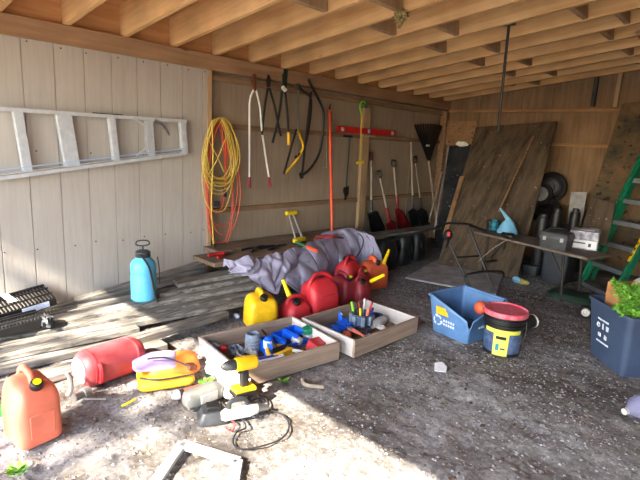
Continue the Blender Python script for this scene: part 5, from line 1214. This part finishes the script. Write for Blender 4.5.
# ramps at the far left
def ramp(label, p0, p1, wd, ln_dir, nslots, z, lab=True):
    ax = (V(p1)-V(p0)); L_ = ax.length; ax.normalize(); bk = V((-ax.y, ax.x, 0)); rz_ = math.atan2(ax.y, ax.x)
    t = thing('ramp', label, 'ramp', p0)
    m = MB(); c0 = V(p0)
    up = V((0, 0, 1)); bkd = (bk*math.cos(.35)+up*math.sin(.35))
    m.bar(c0, V(p1), .02, .05); m.build('front_rail', 'black', t, bevel=.003)
    m = MB(); m.bar(c0+bkd*wd, V(p1)+bkd*wd, .02, .03); m.build('back_rail', 'black', t, bevel=.003)
    m = MB()
    for k in range(nslots):
        f = (k+.5)/nslots; m.bar(c0.lerp(V(p1), f)+up*.03, c0.lerp(V(p1), f)+bkd*wd+up*.005, .011, .008)
    for f in (.33, .66): m.bar(c0+bkd*wd*f+up*.025, V(p1)+bkd*wd*f+up*.025, .012, .008)
    m.build('slotted_tread', 'black', t)
    if lab:
        m = MB(); fr = -bk; m.bar(c0.lerp(V(p1), .55)+fr*.012, c0.lerp(V(p1), .9)+fr*.012, .003, .04); m.build('pale_label', 'blabel', t)
        m = MB(); m.bar(c0.lerp(V(p1), .5)+bkd*wd*.3+up*.045, c0.lerp(V(p1), .46)+bkd*wd*.95+up*.03, .05, .004); m.build('white_tag', 'white', t)
    return t
ramp('black slotted ramp panel with a pale label propped against the siding', g(-25, 326, .17), g(56, 301, .22), .2, 0, 22, .2)
ramp('lower black slotted ramp panel lying on the planks at the left edge', g(-25, 340, .15), g(42, 322, .175), .12, 0, 18, .15, False)
m = MB(); q = g(47, 321, .17); m.blob(q, (.06, .04, .04), 10, .35, 3); tag(m.build('work_glove', 'dgrey'), 'dark grey work glove at the right end of the lower ramp panel', 'glove')
# hose end and scraps on the ground
m = MB(); m.tube(smooth([g(68, 395, .02), g(71, 388, .06), g(70, 378, .12), g(67, 373, .15)], 5), .013, 8); tag(m.build('hose_piece', 'grey'), 'short curved grey hose end left of the lying red can', 'hose')
t = thing('hose_reel_fitting', 'small grey metal fitting on the ground below the lying red can', 'fitting', g(80, 396)); m = MB(); m.tube([g(74, 398, .03), g(84, 393, .03)], .022, 12); m.build('barrel', 'steel', t); m = MB(); m.tube([g(83, 394, .03), g(89, 391, .03)], .03, 12); m.build('collar', 'grey', t)
lead('thin pale wire lying on the ground right of the grey fitting', [(85, 399), (95, 399), (106, 399)], 'lgrey', .003, 'wire')
m = MB(); m.bar(g(122, 406, .012), g(136, 399, .012), .012, .006); tag(m.build('yellow_stick', 'byellow', bevel=.002), 'thin yellow plastic stick lying in the sun left of the life vest', 'stick')
t = thing('plastic_bottle', 'green topped small bottle behind the faded orange can at the left edge', 'bottle', g(4, 415)); m = MB(); q = g(3, 420); m.lathe([(.02, 0), (.022, .004), (.022, .05), (.016, .065), (.012, .07)], T((q.x, q.y, 0)), 16); m.build('body', 'white', t); m = MB(); m.lathe([(.025, .03), (.026, .06), (.016, .078), (.001, .079)], T((q.x, q.y, 0)), 16); m.build('green_cap', 'capgreen', t)
m = MB(); a = [g(434.5, 371, .006), g(446, 372.5, .006), g(447, 367, .012), g(442, 362, .02), g(434.5, 363, .01)]; m.add(a+[p+V((0, 0, .002)) for p in a], [(0, 1, 2, 3, 4), (9, 8, 7, 6, 5)]+[(i, (i+1) % 5, 5+(i+1) % 5, 5+i) for i in range(5)]); tag(m.build('paper_scrap', 'paper', ang=0), 'white scrap of paper on the floor in front of the blue box', 'paper')
m = MB(); m.tube(smooth([g(302.5, 379, .03), g(304.5, 384, .018), g(312, 386, .014), g(324, 387, .012)], 5), [.012]*15+[.009], 7); tag(m.build('bent_stick', 'ashw'), 'bent pale stick lying on the floor before the left drawer', 'stick')
t = thing('plastic_bottle', 'hazy clear plastic jug lying at the right edge of the floor', 'bottle', g(634, 410)); a, c = g(630, 410, .045), g(650, 404, .06); m = MB(); ax = (c-a).normalized(); m.tube([a-ax*.03, a, a+ax*.04, c, c+ax*.02], [.015, .03, .06, .065, .05], 18); m.build('body', 'clear', t); m = MB(); m.tube([a-ax*.045, a-ax*.025], .018, 12); m.build('cap', 'lgrey', t)
# weeds
def weed(label, px, py, n, s, seed):
    R = random.Random(seed); q = g(px, py); m = MB()
    for k in range(n):
        az = R.uniform(0, 6.28); L_ = s*R.uniform(.6, 1.1); d = V((math.cos(az), math.sin(az), R.uniform(.3, .9))).normalized(); sv = V((-d.y, d.x, 0)).normalized()*L_*.14
        o_ = q+V((R.uniform(-.02, .02), R.uniform(-.02, .02), 0)); m.add([o_, o_+d*L_*.55+sv, o_+d*L_, o_+d*L_*.55-sv], [(0, 1, 2, 3)])
    return tag(m.build('weed', 'leaf', ang=0), label, 'weed')
weed('small green weed at the foot of the left drawer, by the shadow edge', 281, 382, 16, .05, 2)
weed('low green weed at the bottom left, in front of the faded orange can', 17, 473, 40, .06, 3)
weed('tiny green sprig between the life vest and the white bag', 205, 385, 26, .06, 4)
m = MB(); q = g(237, 319); m.blob((q.x, q.y, .025), (.03, .02, .02), 8, .3); tag(m.build('foil_scrap', 'blabel'), 'small crumpled pale scrap left of the yellow can', 'scrap')
# ================================================================== trees outside the open front: their branches fleck the sun
def tree(label, x, y, h, seed, nb, lean=0):
    R = random.Random(seed); t = thing('tree', label, 'tree', (x, y, 0)); tm = MB(); lm = MB()
    tm.tube([(x, y, -.1), (x+lean*.4, y, h*.45), (x+lean, y, h)], [.13, .09, .03], 9)
    for k in range(nb):
        z = h*R.uniform(.4, 1.0); az = R.uniform(0, 6.28); L_ = R.uniform(.8, 2.0)*(1.2-z/h*.6); o_ = V((x+lean*z/h, y, z)); e = o_+V((math.cos(az)*L_, math.sin(az)*L_, L_*R.uniform(.1, .6)))
        md_ = o_.lerp(e, .5)+V((0, 0, .1)); tm.tube([o_, md_, e], [.035, .025, .01], 6)
        for j in range(TREELEAF):
            f = R.uniform(.35, 1.1); p = o_.lerp(e, f)+V((R.gauss(0, .2), R.gauss(0, .2), R.gauss(0, .15)))
            d = V((R.uniform(-1, 1), R.uniform(-1, 1), R.uniform(-.6, .4))).normalized(); s = R.uniform(.08, .16); sv = d.orthogonal().normalized()*s*.3
            lm.add([p, p+d*s*.5+sv, p+d*s, p+d*s*.5-sv], [(0, 1, 2, 3)])
    tm.build('trunk', 'bark', t); lm.build('crown', 'tleaf', t, ang=0)
TREELEAF = 14
tree('loose young tree in the yard behind the photographer, left', 1.2, -8.2, 7.6, 5, 26, .5)
tree('slim tree in the yard behind the photographer, right', 3.6, -9.6, 8.4, 9, 22, -.4)
tree('thin leaning sapling in the yard behind the photographer, between two trees', 2.3, -7.2, 6.6, 14, 18, .3)
tree('thin upright sapling in the yard behind the photographer, farthest left', .2, -7.6, 6.9, 15, 16, .2)
# ================================================================== light
sl = D.lights.new('sun', 'SUN'); so = D.objects.new('sun', sl); COL.objects.link(so)
sd = V((-.14, 1.0, -SUNK)).normalized()
so.rotation_euler = sd.to_track_quat('-Z', 'Y').to_euler(); so.location = (4, -8, 8)
sl.energy = SUNE; sl.angle = math.radians(.53); sl.color = (1.0, .91, .77)
wd_ = D.worlds.new('sky'); bpy.context.scene.world = wd_; wd_.use_nodes = True
nt = wd_.node_tree; bg = nt.nodes['Background']
st = nt.nodes.new('ShaderNodeTexSky'); st.sky_type = 'NISHITA'; st.sun_disc = False; st.sun_elevation = math.atan(SUNK); st.sun_rotation = PI; st.air_density = 1.0
nt.links.new(st.outputs[0], bg.inputs[0]); bg.inputs[1].default_value = SKYE
sc = bpy.context.scene
sc.view_settings.view_transform = 'Standard'; sc.view_settings.look = 'None'; sc.view_settings.exposure = EXPO; sc.view_settings.gamma = 1.0; sc.view_settings.use_curve_mapping = False
